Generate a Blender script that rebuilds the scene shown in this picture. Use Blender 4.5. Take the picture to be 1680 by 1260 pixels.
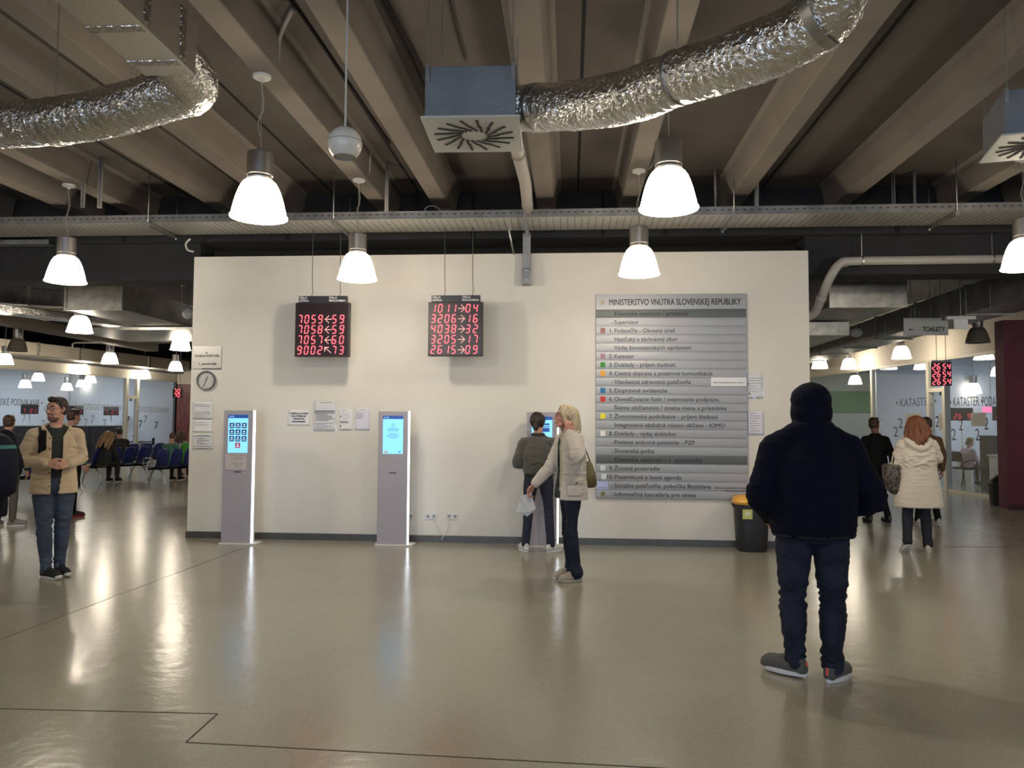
import bpy, bmesh, math, random
from mathutils import Vector, Matrix, noise, Quaternion
random.seed(7)
for _o in list(bpy.data.objects): bpy.data.objects.remove(_o)
S = bpy.context.scene
COL = S.collection
R = math.radians
# ------------------------------------------------------------------ camera
CAMH = 1.52
FPX = 1262.0
cam_d = bpy.data.cameras.new('camera'); cam = bpy.data.objects.new('camera', cam_d); COL.objects.link(cam)
cam_d.sensor_width = 36; cam_d.lens = FPX / 1680 * 36; cam_d.clip_end = 200
CAMR = (Matrix.Rotation(R(4.3), 3, 'Z') @ Matrix.Rotation(R(90 + 2.95), 3, 'X') @ Matrix.Rotation(R(0.35), 3, 'Z'))
cam.matrix_world = Matrix.Translation((0, 0, CAMH)) @ CAMR.to_4x4()
S.camera = cam
# ------------------------------------------------------------------ world, exposure
W = bpy.data.worlds.new('world'); S.world = W; W.use_nodes = True
W.node_tree.nodes['Background'].inputs[0].default_value = (0.62, 0.75, 1.0, 1)
W.node_tree.nodes['Background'].inputs[1].default_value = 0.5
S.view_settings.view_transform = 'Standard'; S.view_settings.look = 'None'
S.view_settings.exposure = 0.32; S.view_settings.gamma = 1.0; S.view_settings.use_curve_mapping = False
S.cycles.sample_clamp_indirect = 3.0; S.cycles.blur_glossy = 1.0; S.cycles.caustics_reflective = False; S.cycles.caustics_refractive = False
LAMP_W = 46.0          # watts of every pendant lamp
LAMP_C = (1.0, 0.87, 0.69)
# daylight through the glazed entrance behind the photographer
_l = bpy.data.lights.new('entrance_daylight', 'AREA'); _l.shape = 'RECTANGLE'; _l.size = 13; _l.size_y = 2.6
_l.energy = 410; _l.color = (0.50, 0.70, 1.0)
_o = bpy.data.objects.new('entrance_daylight', _l); COL.objects.link(_o)
_o.location = (-1, -8.6, 1.75); _o.rotation_euler = (R(90), 0, 0)

def ray(px, py):
    v = CAMR @ Vector(((px - 840) / FPX, -(py - 630) / FPX, -1)); return v
def at(px, py, d):
    """world point of a pixel at distance d along the view axis"""
    return Vector((0, 0, CAMH)) + ray(px, py) * d
def atY(px, py, Y):
    v = ray(px, py); return Vector((0, 0, CAMH)) + v * (Y / v.y)
def atZ(px, py, z=0.0):
    v = ray(px, py); return Vector((0, 0, CAMH)) + v * ((z - CAMH) / v.z)

# ------------------------------------------------------------------ objects and tags
def tag(o, label=None, cat=None, group=None, kind=None):
    if label: o['label'] = label
    if cat: o['category'] = cat
    if group: o['group'] = group
    if kind: o['kind'] = kind
    return o
def thing(name, loc, label, cat, rz=0.0, group=None):
    o = bpy.data.objects.new(name, None); COL.objects.link(o)
    o.empty_display_size = 0.1
    o.location = loc; o.rotation_euler = (0, 0, rz)
    return tag(o, label, cat, group)
def copy_tree(o, parent=None):
    c = o.copy(); COL.objects.link(c); c.parent = parent
    for ch in list(o.children): copy_tree(ch, c)
    return c

class MB:
    def __init__(s): s.v = []; s.f = []; s.m = []; s.mi = 0; s.T = Matrix.Identity(4)
    def add(s, vs, fs):
        b = len(s.v)
        for p in vs: s.v.append(tuple(s.T @ Vector(p)))
        for f in fs: s.f.append(tuple(i + b for i in f)); s.m.append(s.mi)
        return s
    def box(s, c, d, rz=0.0, M=None):
        M = M or Matrix.Rotation(rz, 3, 'Z'); c = Vector(c)
        vs = [c + M @ Vector((sx * d[0] / 2, sy * d[1] / 2, sz * d[2] / 2)) for sx in (-1, 1) for sy in (-1, 1) for sz in (-1, 1)]
        return s.add(vs, [(0, 1, 3, 2), (4, 6, 7, 5), (0, 4, 5, 1), (2, 3, 7, 6), (0, 2, 6, 4), (1, 5, 7, 3)])
    def bb(s, a, b):
        a = Vector(a); b = Vector(b)
        return s.box((a + b) / 2, (abs(b.x - a.x), abs(b.y - a.y), abs(b.z - a.z)))
    def bar(s, p, q, w, h, up=(0, 0, 1)):
        p = Vector(p); q = Vector(q); y = (q - p).normalized(); z = Vector(up); x = y.cross(z)
        if x.length < 1e-4: x = Vector((1, 0, 0))
        x.normalize(); z = x.cross(y)
        M = Matrix((x, y, z)).transposed()
        return s.box((p + q) / 2, (w, (q - p).length, h), M=M)
    def rings(s, rings, closed=False, cap=True):
        n = len(rings[0]); vs = [p for r in rings for p in r]; fs = []
        k = len(rings)
        for i in range(k if closed else k - 1):
            for j in range(n):
                a = i * n + j; b = i * n + (j + 1) % n; i2 = (i + 1) % k
                fs.append((a, b, i2 * n + (j + 1) % n, i2 * n + j))
        if cap and not closed:
            fs.append(tuple(reversed(range(n)))); fs.append(tuple((k - 1) * n + j for j in range(n)))
        return s.add(vs, fs)
    def cyl(s, p, q, r0, r1=None, n=20):
        r1 = r0 if r1 is None else r1
        return s.tube([p, q], [r0, r1], n)
    def tube(s, pts, r, n=12, closed=False, flat=1.0):
        pts = [Vector(p) for p in pts]; k = len(pts)
        if not isinstance(r, (list, tuple)): r = [r] * k
        rings = []; x = None
        for i in range(k):
            if closed: t = pts[(i + 1) % k] - pts[i - 1]
            else: t = pts[min(i + 1, k - 1)] - pts[max(i - 1, 0)]
            t.normalize()
            if x is None:
                x = t.cross(Vector((0, 0, 1)))
                if x.length < 1e-3: x = t.cross(Vector((0, 1, 0)))
            x = (x - t * x.dot(t)).normalized(); y = t.cross(x)
            rings.append([pts[i] + (x * math.cos(2 * math.pi * j / n) + y * math.sin(2 * math.pi * j / n) * flat) * r[i] for j in range(n)])
        return s.rings(rings, closed)
    def lathe(s, prof, c=(0, 0, 0), n=32, cap=False):
        c = Vector(c)
        rings = [[c + Vector((r * math.cos(2 * math.pi * j / n), r * math.sin(2 * math.pi * j / n), z)) for j in range(n)] for r, z in prof]
        return s.rings(rings, False, cap)
    def prism(s, poly, y0, y1, axis='Y', M=None):
        """polygon in (x,z) extruded along y, or (x,y) along z"""
        n = len(poly)
        if axis == 'Y': vs = [(a, y0, b) for a, b in poly] + [(a, y1, b) for a, b in poly]
        elif axis == 'X': vs = [(y0, a, b) for a, b in poly] + [(y1, a, b) for a, b in poly]
        else: vs = [(a, b, y0) for a, b in poly] + [(a, b, y1) for a, b in poly]
        if M: vs = [M @ Vector(p) for p in vs]
        return s.add(vs, [tuple(range(n)), tuple(reversed(range(n, 2 * n)))] + [(i, i + n, (i + 1) % n + n, (i + 1) % n) for i in range(n)])
    def ell(s, c, r, M=None, n=16, m=10):
        c = Vector(c); M = M or Matrix.Identity(3)
        if not isinstance(r, (tuple, list)): r = (r, r, r)
        rings = []
        for i in range(1, m):
            a = math.pi * i / m
            rings.append([c + M @ Vector((r[0] * math.sin(a) * math.cos(2 * math.pi * j / n), r[1] * math.sin(a) * math.sin(2 * math.pi * j / n), -r[2] * math.cos(a))) for j in range(n)])
        b = len(s.v)
        s.rings(rings, False, False)
        k = len(s.v); s.add([c + M @ Vector((0, 0, -r[2])), c + M @ Vector((0, 0, r[2]))], [])
        L = b + (m - 2) * n
        for j in range(n):
            s.f.append((b + (j + 1) % n, b + j, k)); s.m.append(s.mi)
            s.f.append((L + j, L + (j + 1) % n, k + 1)); s.m.append(s.mi)
        return s
    def chain(s, pts, rad, n=14, sub=4):
        """smooth tapering limb through pts with rounded ends"""
        P = [Vector(p) for p in pts]; k = len(P); Q = []; RR = []
        for i in range(k - 1):
            p0 = P[max(i - 1, 0)]; p1 = P[i]; p2 = P[i + 1]; p3 = P[min(i + 2, k - 1)]
            for t in range(sub):
                u = t / sub
                Q.append(0.5 * ((2 * p1) + (p2 - p0) * u + (2 * p0 - 5 * p1 + 4 * p2 - p3) * u * u + (3 * p1 - p0 - 3 * p2 + p3) * u ** 3))
                uu = u * u * (3 - 2 * u); RR.append(rad[i] * (1 - uu) + rad[i + 1] * uu)
        Q.append(P[-1]); RR.append(rad[-1])
        d0 = (Q[0] - Q[1]).normalized(); d1 = (Q[-1] - Q[-2]).normalized()
        A = []; B = []
        for a in (80, 55, 28): A.append((Q[0] + d0 * RR[0] * math.sin(R(a)), RR[0] * math.cos(R(a))))
        for a in (28, 55, 80): B.append((Q[-1] + d1 * RR[-1] * math.sin(R(a)), RR[-1] * math.cos(R(a))))
        Q = [a for a, _ in A] + Q + [b for b, _ in B]; RR = [a for _, a in A] + RR + [b for _, b in B]
        return s.tube(Q, RR, n)
    def loft(s, secs, n=24, p=2.3):
        """stacked horizontal super-ellipse sections: (cx,cy,z,rx,ry[,yaw])"""
        rings = []
        for sc in secs:
            cx, cy, z, rx, ry = sc[:5]; yaw = sc[5] if len(sc) > 5 else 0
            ring = []
            for j in range(n):
                a = 2 * math.pi * j / n; ca = math.cos(a); sa = math.sin(a)
                x = rx * abs(ca) ** (2 / p) * (1 if ca >= 0 else -1); y = ry * abs(sa) ** (2 / p) * (1 if sa >= 0 else -1)
                ring.append((cx + x * math.cos(yaw) - y * math.sin(yaw), cy + x * math.sin(yaw) + y * math.cos(yaw), z))
            rings.append(ring)
        return s.rings(rings)
    def build(s, name, mat, parent=None, smooth=False, bevel=0.0, recalc=True, bseg=2, auto=None):
        me = bpy.data.meshes.new(name); me.from_pydata(s.v, [], s.f)
        mats = mat if isinstance(mat, (list, tuple)) else [mat]
        for m in mats: me.materials.append(m)
        if len(mats) > 1: me.polygons.foreach_set('material_index', s.m)
        if recalc:
            bm = bmesh.new(); bm.from_mesh(me); bmesh.ops.recalc_face_normals(bm, faces=bm.faces); bm.to_mesh(me); bm.free()
        o = bpy.data.objects.new(name, me); COL.objects.link(o)
        if parent: o.parent = parent
        if smooth: me.polygons.foreach_set('use_smooth', [True] * len(me.polygons))
        if auto: me.set_sharp_from_angle(angle=R(auto))
        if bevel:
            b = o.modifiers.new('bevel', 'BEVEL'); b.width = bevel; b.segments = bseg; b.limit_method = 'ANGLE'; b.angle_limit = R(40)
        me.update()
        return o

def struct(name, mb, mat, **k):
    p = k.pop('parent', None)
    o = mb.build(name, mat, p, **k)
    if not p: o['kind'] = 'structure'
    return o

# ------------------------------------------------------------------ materials
_M = {}
def srgb(c):
    if isinstance(c, str): c = tuple(int(c[i:i + 2], 16) / 255 for i in (0, 2, 4))
    return tuple(x / 12.92 if x <= .04045 else ((x + .055) / 1.055) ** 2.4 for x in c)
def mat(name, col, rough=0.6, metal=0.0, nscale=0, namt=0.0, bump=0.0, bscale=60, emit=None, es=1.0, spec=0.5, col2=None, stretch=None, coat=0.0, sheen=0.0, detail=4, alpha=None):
    if name in _M: return _M[name]
    m = bpy.data.materials.new(name); m.use_nodes = True; _M[name] = m
    nt = m.node_tree; b = nt.nodes['Principled BSDF']; N = nt.nodes.new; L = nt.links.new
    c = srgb(col) if isinstance(col, str) else col
    b.inputs['Base Color'].default_value = (*c, 1); b.inputs['Roughness'].default_value = rough; b.inputs['Metallic'].default_value = metal
    b.inputs['Specular IOR Level'].default_value = spec
    if coat: b.inputs['Coat Weight'].default_value = coat
    if sheen: b.inputs['Sheen Weight'].default_value = sheen; b.inputs['Sheen Roughness'].default_value = .6
    if nscale or bump:
        tc = N('ShaderNodeTexCoord'); mp = N('ShaderNodeMapping'); L(tc.outputs['Object'], mp.inputs['Vector'])
        if stretch: mp.inputs['Scale'].default_value = stretch
    if nscale:
        n = N('ShaderNodeTexNoise'); n.inputs['Scale'].default_value = nscale; n.inputs['Detail'].default_value = detail
        L(mp.outputs[0], n.inputs['Vector'])
        r = N('ShaderNodeValToRGB'); L(n.outputs['Fac'], r.inputs[0])
        c2 = srgb(col2) if col2 else tuple(x * (1 - namt) for x in c)
        r.color_ramp.elements[0].color = (*c2, 1); r.color_ramp.elements[1].color = (*[min(1, x * (1 + (0 if col2 else namt))) for x in c], 1)
        r.color_ramp.elements[0].position = .32; r.color_ramp.elements[1].position = .68
        L(r.outputs[0], b.inputs['Base Color'])
    if bump:
        n2 = N('ShaderNodeTexNoise'); n2.inputs['Scale'].default_value = bscale; n2.inputs['Detail'].default_value = 5
        L(mp.outputs[0], n2.inputs['Vector'])
        bp = N('ShaderNodeBump'); bp.inputs['Strength'].default_value = bump; bp.inputs['Distance'].default_value = .01
        L(n2.outputs['Fac'], bp.inputs['Height']); L(bp.outputs[0], b.inputs['Normal'])
    if emit is not None:
        e = srgb(emit) if isinstance(emit, str) else emit
        b.inputs['Emission Color'].default_value = (*e, 1); b.inputs['Emission Strength'].default_value = es
    return m

def floor_mat():
    m = bpy.data.materials.new('polished_resin_floor'); m.use_nodes = True; nt = m.node_tree; b = nt.nodes['Principled BSDF']; N = nt.nodes.new; L = nt.links.new
    tc = N('ShaderNodeTexCoord')
    n1 = N('ShaderNodeTexNoise'); n1.inputs['Scale'].default_value = .6; n1.inputs['Detail'].default_value = 5; L(tc.outputs['Object'], n1.inputs[0])
    r1 = N('ShaderNodeValToRGB'); L(n1.outputs[0], r1.inputs[0])
    r1.color_ramp.elements[0].position = .35; r1.color_ramp.elements[0].color = (.275, .262, .205, 1)
    r1.color_ramp.elements[1].position = .7; r1.color_ramp.elements[1].color = (.325, .312, .252, 1)
    v = N('ShaderNodeTexVoronoi'); v.voronoi_dimensions = '2D'; v.inputs['Scale'].default_value = 70; v.inputs['Randomness'].default_value = 1; L(tc.outputs['Object'], v.inputs[0])
    rv = N('ShaderNodeValToRGB'); L(v.outputs['Distance'], rv.inputs[0])
    rv.color_ramp.elements[0].position = .10; rv.color_ramp.elements[0].color = (1, 1, 1, 1); rv.color_ramp.elements[1].position = .17; rv.color_ramp.elements[1].color = (0, 0, 0, 1)
    n3 = N('ShaderNodeTexNoise'); n3.inputs['Scale'].default_value = 30; L(tc.outputs['Object'], n3.inputs[0])
    r3 = N('ShaderNodeValToRGB'); L(n3.outputs[0], r3.inputs[0]); r3.color_ramp.elements[0].position = .38; r3.color_ramp.elements[1].position = .60
    mu = N('ShaderNodeMath'); mu.operation = 'MULTIPLY'; L(rv.outputs[0], mu.inputs[0]); L(r3.outputs[0], mu.inputs[1])
    mx = N('ShaderNodeMix'); mx.data_type = 'RGBA'; L(mu.outputs[0], mx.inputs[0]); L(r1.outputs[0], mx.inputs[6]); mx.inputs[7].default_value = (.56, .53, .46, 1)
    L(mx.outputs[2], b.inputs['Base Color'])
    b.inputs['Roughness'].default_value = .2
    n6 = N('ShaderNodeTexNoise'); n6.inputs['Scale'].default_value = 9; n6.inputs['Detail'].default_value = 3; L(tc.outputs['Object'], n6.inputs[0])
    bp = N('ShaderNodeBump'); bp.inputs['Strength'].default_value = .12; bp.inputs['Distance'].default_value = .02; L(n6.outputs[0], bp.inputs['Height']); L(bp.outputs[0], b.inputs['Normal'])
    b.inputs['Specular IOR Level'].default_value = .62
    return m
def glass_mat(name='partition_glass', tint=(.93, .97, 1.0), rough=0.0, refl=1.0):
    if name in _M: return _M[name]
    m = bpy.data.materials.new(name); _M[name] = m; m.use_nodes = True; nt = m.node_tree; N = nt.nodes.new; L = nt.links.new
    nt.nodes.remove(nt.nodes['Principled BSDF']); out = nt.nodes['Material Output']
    t = N('ShaderNodeBsdfTransparent'); t.inputs[0].default_value = (*tint, 1)
    g = N('ShaderNodeBsdfGlossy'); g.inputs['Roughness'].default_value = rough; g.inputs[0].default_value = (1, 1, 1, 1)
    fr = N('ShaderNodeLayerWeight'); fr.inputs[0].default_value = .5
    pw = N('ShaderNodeMath'); pw.operation = 'POWER'; pw.inputs[1].default_value = 4.0; L(fr.outputs['Facing'], pw.inputs[0])
    mu = N('ShaderNodeMath'); mu.operation = 'MULTIPLY_ADD'; mu.inputs[1].default_value = .9 * refl; mu.inputs[2].default_value = .05 * refl; L(pw.outputs[0], mu.inputs[0])
    mx = N('ShaderNodeMixShader'); L(mu.outputs[0], mx.inputs[0]); L(t.outputs[0], mx.inputs[1]); L(g.outputs[0], mx.inputs[2]); L(mx.outputs[0], out.inputs[0])
    return m
def shade_mat(es):
    m = bpy.data.materials.new('glowing_acrylic_shade'); m.use_nodes = True; nt = m.node_tree; N = nt.nodes.new; L = nt.links.new
    nt.nodes.remove(nt.nodes['Principled BSDF']); out = nt.nodes['Material Output']
    t = N('ShaderNodeBsdfTransparent'); t.inputs[0].default_value = (1, .97, .93, 1)
    e = N('ShaderNodeEmission'); e.inputs[0].default_value = (1, .90, .74, 1); e.inputs[1].default_value = es
    mx = N('ShaderNodeMixShader'); mx.inputs[0].default_value = .55; L(t.outputs[0], mx.inputs[1]); L(e.outputs[0], mx.inputs[2]); L(mx.outputs[0], out.inputs[0])
    return m
def foil_mat(name, col=(.75, .74, .72), rough=.13, bscale=28, bump=1.0, stretch=None, dist=.02):
    if name in _M: return _M[name]
    m = bpy.data.materials.new(name); _M[name] = m; m.use_nodes = True; nt = m.node_tree; b = nt.nodes['Principled BSDF']; N = nt.nodes.new; L = nt.links.new
    b.inputs['Base Color'].default_value = (*col, 1); b.inputs['Metallic'].default_value = 1; b.inputs['Roughness'].default_value = rough
    tc = N('ShaderNodeTexCoord'); mp = N('ShaderNodeMapping'); L(tc.outputs['Object'], mp.inputs[0])
    if stretch: mp.inputs['Scale'].default_value = stretch
    v = N('ShaderNodeTexNoise'); v.inputs['Scale'].default_value = bscale; v.inputs['Detail'].default_value = 4; v.inputs['Distortion'].default_value = .8
    L(mp.outputs[0], v.inputs[0])
    bp = N('ShaderNodeBump'); bp.inputs['Strength'].default_value = bump; bp.inputs['Distance'].default_value = dist
    L(v.outputs[0], bp.inputs['Height']); L(bp.outputs[0], b.inputs['Normal'])
    return m

def text_obj(name, s, loc, size, m, parent=None, rot=(R(90), 0, 0), align='LEFT', fit=None, bold=0.0, ext=.001, valign='BOTTOM_BASELINE'):
    cu = bpy.data.curves.new(name, 'FONT'); cu.body = s; cu.size = size; cu.align_x = align; cu.extrude = ext; cu.offset = 0; cu.resolution_u = 3
    cu.align_y = valign
    t = bpy.data.objects.new('tmp', cu); COL.objects.link(t)
    dg = bpy.context.evaluated_depsgraph_get(); dg.update()
    me = bpy.data.meshes.new_from_object(t.evaluated_get(dg)); bpy.data.objects.remove(t); bpy.data.curves.remove(cu)
    me.name = name
    xs = [v.co.x for v in me.vertices] or [0, 1]
    if fit:
        k = fit / max(1e-6, max(xs) - min(xs))
        for v in me.vertices: v.co.x *= k
    if bold:      # heavier strokes: the same letters set three times, a hair apart
        vs = [v.co.copy() for v in me.vertices]; fs = [tuple(p.vertices) for p in me.polygons]; V_ = []; F_ = []
        for q, (dx, dy) in enumerate(((-bold, 0), (bold, 0), (0, bold), (0, -bold))):
            V_ += [(c.x + dx, c.y + dy, c.z + q * 2e-5) for c in vs]; F_ += [tuple(i + q * len(vs) for i in f) for f in fs]
        me2 = bpy.data.meshes.new(name); me2.from_pydata(V_, [], F_); bpy.data.meshes.remove(me); me = me2
    me.materials.clear(); me.materials.append(m)
    o = bpy.data.objects.new(name, me); COL.objects.link(o); o.location = loc; o.rotation_euler = rot
    if parent: o.parent = parent
    return o
# ================================================================== MATERIALS
M_floor = floor_mat()
M_wall = mat('painted_plaster_cream', (.69, .66, .60), .75, nscale=1.3, namt=.03, bump=.12, bscale=220)
M_bulk = mat('bulkhead_paint', (.72, .66, .55), .7, nscale=.8, namt=.04)
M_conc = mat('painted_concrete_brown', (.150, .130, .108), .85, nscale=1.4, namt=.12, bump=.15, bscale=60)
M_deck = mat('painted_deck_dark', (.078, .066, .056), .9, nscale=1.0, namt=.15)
M_dark = mat('dark_painted_girder', (.016, .016, .019), .9, nscale=2, namt=.2)
M_black = mat('black_gap', (.004, .004, .004), .95)
M_maroon = mat('maroon_wall_paint', (.13, .028, .05), .65, nscale=3, namt=.12)
M_mtile = mat('maroon_tile', (.16, .05, .05), .35, nscale=9, namt=.35, stretch=(1, 1, .3))
M_skirt = mat('grey_skirting_tile', (.075, .072, .066), .35, nscale=6, namt=.15)
M_white = mat('office_white_paint', (.78, .80, .84), .7)
M_green = mat('green_wall_paint', (.045, .16, .06), .7)
M_galv = mat('galvanised_steel', (.46, .46, .44), .38, 1.0, nscale=7, namt=.22, bump=.06, bscale=12)
M_galvd = mat('dull_galvanised_steel', (.28, .28, .28), .5, .9, nscale=5, namt=.2)
M_greysheet = mat('grey_sheet_metal', (.20, .215, .235), .5, .6, nscale=4, namt=.12)
M_tray = mat('perforated_tray_steel', (.55, .54, .50), .45, .85, nscale=3, namt=.08)
M_hole = mat('dark_perforation', (.02, .02, .02), .8)
M_offwhite = mat('offwhite_coated_metal', (.62, .61, .57), .45)
M_foil = foil_mat('crinkled_foil', rough=.13, bscale=34, bump=.8, dist=.018)
M_foilflat = foil_mat('foil_wrap_flat', (.72, .70, .66), .30, 90, .35, stretch=(1, 1, 1), dist=.004)
M_tape = foil_mat('foil_tape', (.50, .48, .45), .22, 30, .5)
M_pvc = mat('grey_pvc_pipe', (.36, .34, .31), .5)
M_conduit = mat('grey_conduit', (.22, .21, .20), .6)
M_joint = mat('floor_joint_sealant', (.03, .027, .022), .8)
M_alu = mat('brushed_aluminium', (.60, .61, .63), .34, .85, bump=.08, bscale=50, stretch=(.05, 1, 8))
M_frame = mat('cream_frame', (.62, .58, .48), .5)
M_blackp = mat('black_plastic', (.012, .012, .013), .45)
M_red_led = mat('red_led', (.4, .02, .02), .5, emit=(1.0, .10, .13), es=2.6)
M_led_pale = mat('pale_red_led', (.5, .2, .2), .5, emit=(1.0, .42, .36), es=2.2)
M_text = mat('dark_lettering', (.03, .03, .035), .6)
M_wtext = mat('white_lettering', (.8, .8, .8), .6)
M_paper = mat('white_paper', (.74, .745, .76), .55)
M_glass = glass_mat()
M_glaze = glass_mat('sleeve_gloss', (1, 1, 1), .12, 1.0)

# ================================================================== FLOOR
D = 9.84                 # the white wall's plane
XL, XR, WT = -5.01, 2.99, 3.72
mb = MB(); mb.bb((-26, -9, -.1), (20, 36, 0)); struct('floor', mb, M_floor)
def joint(name, pts, w=.008):
    mb = MB()
    for a, b in zip(pts[:-1], pts[1:]):
        mb.bar(Vector((a.x, a.y, 0)), Vector((b.x, b.y, 0)), w, .002)
    o = mb.build(name, M_joint); o['kind'] = 'structure'
joint('trim_1', [atZ(-60, 1072), atZ(431, 887)])
joint('trim_2', [atZ(-80, 1161), atZ(357, 1171), atZ(305, 1218), atZ(1300, 1272)], .009)
joint('trim_3', [atZ(1545, 897), atZ(1800, 899)], .02)

# ================================================================== WALLS
mb = MB(); mb.bb((XL, D, 0), (XR, D + 7, WT)); struct('wall_center', mb, M_wall)
mb = MB()
mb.bb((XL - .012, D - .014, 0), (XR + .012, D, .085))
for i in range(27):
    pass
struct('baseboard_center', mb, M_skirt)
mb = MB()
x = XL + .3
while x < XR:
    mb.bb((x, D - .0155, .002), (x + .004, D - .014, .083)); x += .6
g = mb.build('baseboard_joint', mat('grout', (.16, .155, .145), .8), None); g['kind'] = 'structure'; g.name = 'trim_4'
# maroon wall on the right
mx0 = atZ(1654, 836)
mb = MB(); mb.bb((mx0.x, mx0.y, 0), (mx0.x + 6, mx0.y + .3, 3.5)); struct('wall_right', mb, M_maroon)
mb = MB(); mb.bb((mx0.x - .01, mx0.y - .015, 0), (mx0.x + 6, mx0.y, .09)); struct('baseboard_right', mb, mat('maroon_skirting', (.05, .012, .02), .6))
# enclosure
mb = MB(); mb.bb((-26, 36, 0), (20, 36.3, 5.2)); struct('wall_back', mb, M_deck)
mb = MB(); mb.bb((-26.3, -9, 0), (-26, 36, 5.2)); struct('wall_left_outer', mb, M_white)
mb = MB(); mb.bb((20, -9, 0), (20.3, 36, 5.2)); struct('wall_right_outer', mb, M_white)
mb = MB()
mb.bb((-26, -9.3, 0), (-9, -9, 5.2)); mb.bb((7, -9.3, 0), (20, -9, 5.2)); mb.bb((-9, -9.3, 3.2), (7, -9, 5.2)); mb.bb((-9, -9.3, 0), (7, -9, .3))
struct('wall_entrance', mb, M_bulk)
# entrance glazing behind the photographer
wf = MB()
for i in range(9): wf.bb((-9 + i * 2 - .04, -9.2, .3), (-9 + i * 2 + .04, -9.08, 3.2))
wf.bb((-9, -9.2, 2.3), (7, -9.08, 2.38))
w1 = struct('window_1', wf, M_frame)
for i in range(8):
    mb = MB(); mb.bb((-9 + i * 2 + .04, -9.15, .3), (-7 + i * 2 - .04, -9.13, 3.2)); mb.build('pane', M_glass, w1)

# ================================================================== CEILING
zb, zd = 4.25, 4.57
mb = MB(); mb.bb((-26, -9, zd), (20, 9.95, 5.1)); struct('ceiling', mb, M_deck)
mb = MB(); mb.bb((-26, 9.95, 4.62), (20, 36, 5.1)); struct('ceiling_rear', mb, M_dark)
webs = [-14.9, -14.1, -12.85, -12.05, -10.75, -10.0, -8.68, -7.88, -6.56, -5.80, -4.56, -3.78, -2.48, -1.72, -.41, .63, 1.92, 3.24, 4.62, 5.42, 6.72, 7.52, 8.8, 9.6, 10.9]
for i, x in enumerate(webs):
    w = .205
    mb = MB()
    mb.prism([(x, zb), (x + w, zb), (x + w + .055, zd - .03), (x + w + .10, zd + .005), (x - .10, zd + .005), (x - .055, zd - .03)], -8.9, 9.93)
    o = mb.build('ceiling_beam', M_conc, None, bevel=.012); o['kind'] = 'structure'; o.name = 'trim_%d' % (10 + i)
# slab joints between the ribbed units
mb = MB()
for x in (-13.4, -11.4, -9.3, -7.2, -5.15, -3.15, -2.0, .10, 2.46, 5.05, 7.1):
    mb.bb((x - .014, -8.9, zd - .006), (x + .014, 9.93, zd))
struct('trim_5', mb, M_black)
# dark downstand girder behind the white wall's top
mb = MB(); mb.bb((-26, 9.95, 3.95), (20, 10.5, 4.62)); struct('trim_6', mb, M_dark)
mb = MB()
for x0, x1 in ((-26, XL - .02), (XR + .02, 20)):
    mb.bb((x0, 10.05, 3.45), (x1, 10.45, 3.95))
struct('trim_7', mb, M_dark)
mb = MB()
for x in (-8.2, -6.1, -3.8, -1.3, .4, 1.2, 4.1, 6.3): mb.bb((x, 9.935, 3.96), (x + .05, 9.95, 4.57))
struct('trim_8', mb, M_black)
# upper landing bulkhead, left rear
mb = MB(); mb.bb((-26, 19.5, 4.24), (-13.2, 19.8, 4.62)); struct('wall_bulkhead_left', mb, M_bulk)

# ================================================================== GLAZED OFFICES
def partition(A, B, ztop, posts, door, seams, n, side, label_lines):
    """glass front from A to B; side = direction of the office interior"""
    A = Vector((A[0], A[1], 0)); B = Vector((B[0], B[1], 0)); u = (B - A).normalized(); L = (B - A).length
    root = bpy.data.objects.new('window_%d' % n, None); COL.objects.link(root); root['kind'] = 'structure'
    root.location = A; ang = math.atan2(u.y, u.x); root.rotation_euler = (0, 0, ang)
    mb = MB(); mb.bb((0, -.06, ztop), (L, .06, ztop + .06)); mb.bb((0, -.04, 0), (L, .04, .05))
    mb.build('header_rail', M_frame, root)
    for p in posts:
        mb = MB(); mb.bb((p - .045, -.05, .0), (p + .045, .05, ztop)); mb.build('post', M_frame, root)
    # panes
    edges = sorted([0, L] + list(seams) + [d for d in door])
    for a, b in zip(edges[:-1], edges[1:]):
        if door and abs(a - door[0]) < 1e-3:
            mb = MB(); mb.bb((a + .05, -.006, 2.42), (b - .05, .006, ztop)); mb.build('pane', M_glass, root)
            continue
        mb = MB(); mb.bb((a + .006, -.006, .05), (b - .006, .006, ztop)); mb.build('pane', M_glass, root)
    if door:
        d = bpy.data.objects.new('door_%d' % n, None); COL.objects.link(d); d['kind'] = 'structure'
        d.location = A; d.rotation_euler = (0, 0, ang)
        mb = MB(); mb.bb((door[0] - .05, -.07, 0), (door[0] + .05, .07, ztop)); mb.bb((door[1] - .05, -.07, 0), (door[1] + .05, .07, ztop)); mb.bb((door[0], -.06, 2.34), (door[1], .06, 2.44))
        mb.build('door_frame', M_frame, d)
        mb = MB(); mb.bb((door[0] + .06, -.012, .02), (door[1] - .06, .012, 2.33)); mb.build('door_leaf', M_glass, d)
        mb = MB(); mb.tube([(door[1] - .16, -.02, 1.0), (door[1] - .16, -.07, 1.0), (door[1] - .28, -.07, 1.0)], .012); mb.build('handle', M_alu, d, True)
        mb = MB(); mb.bb((door[0] + .25, -.05, 2.26), (door[1] - .35, -.012, 2.33)); mb.build('door_closer', M_blackp, d)
    return root, u, L, ang
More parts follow.
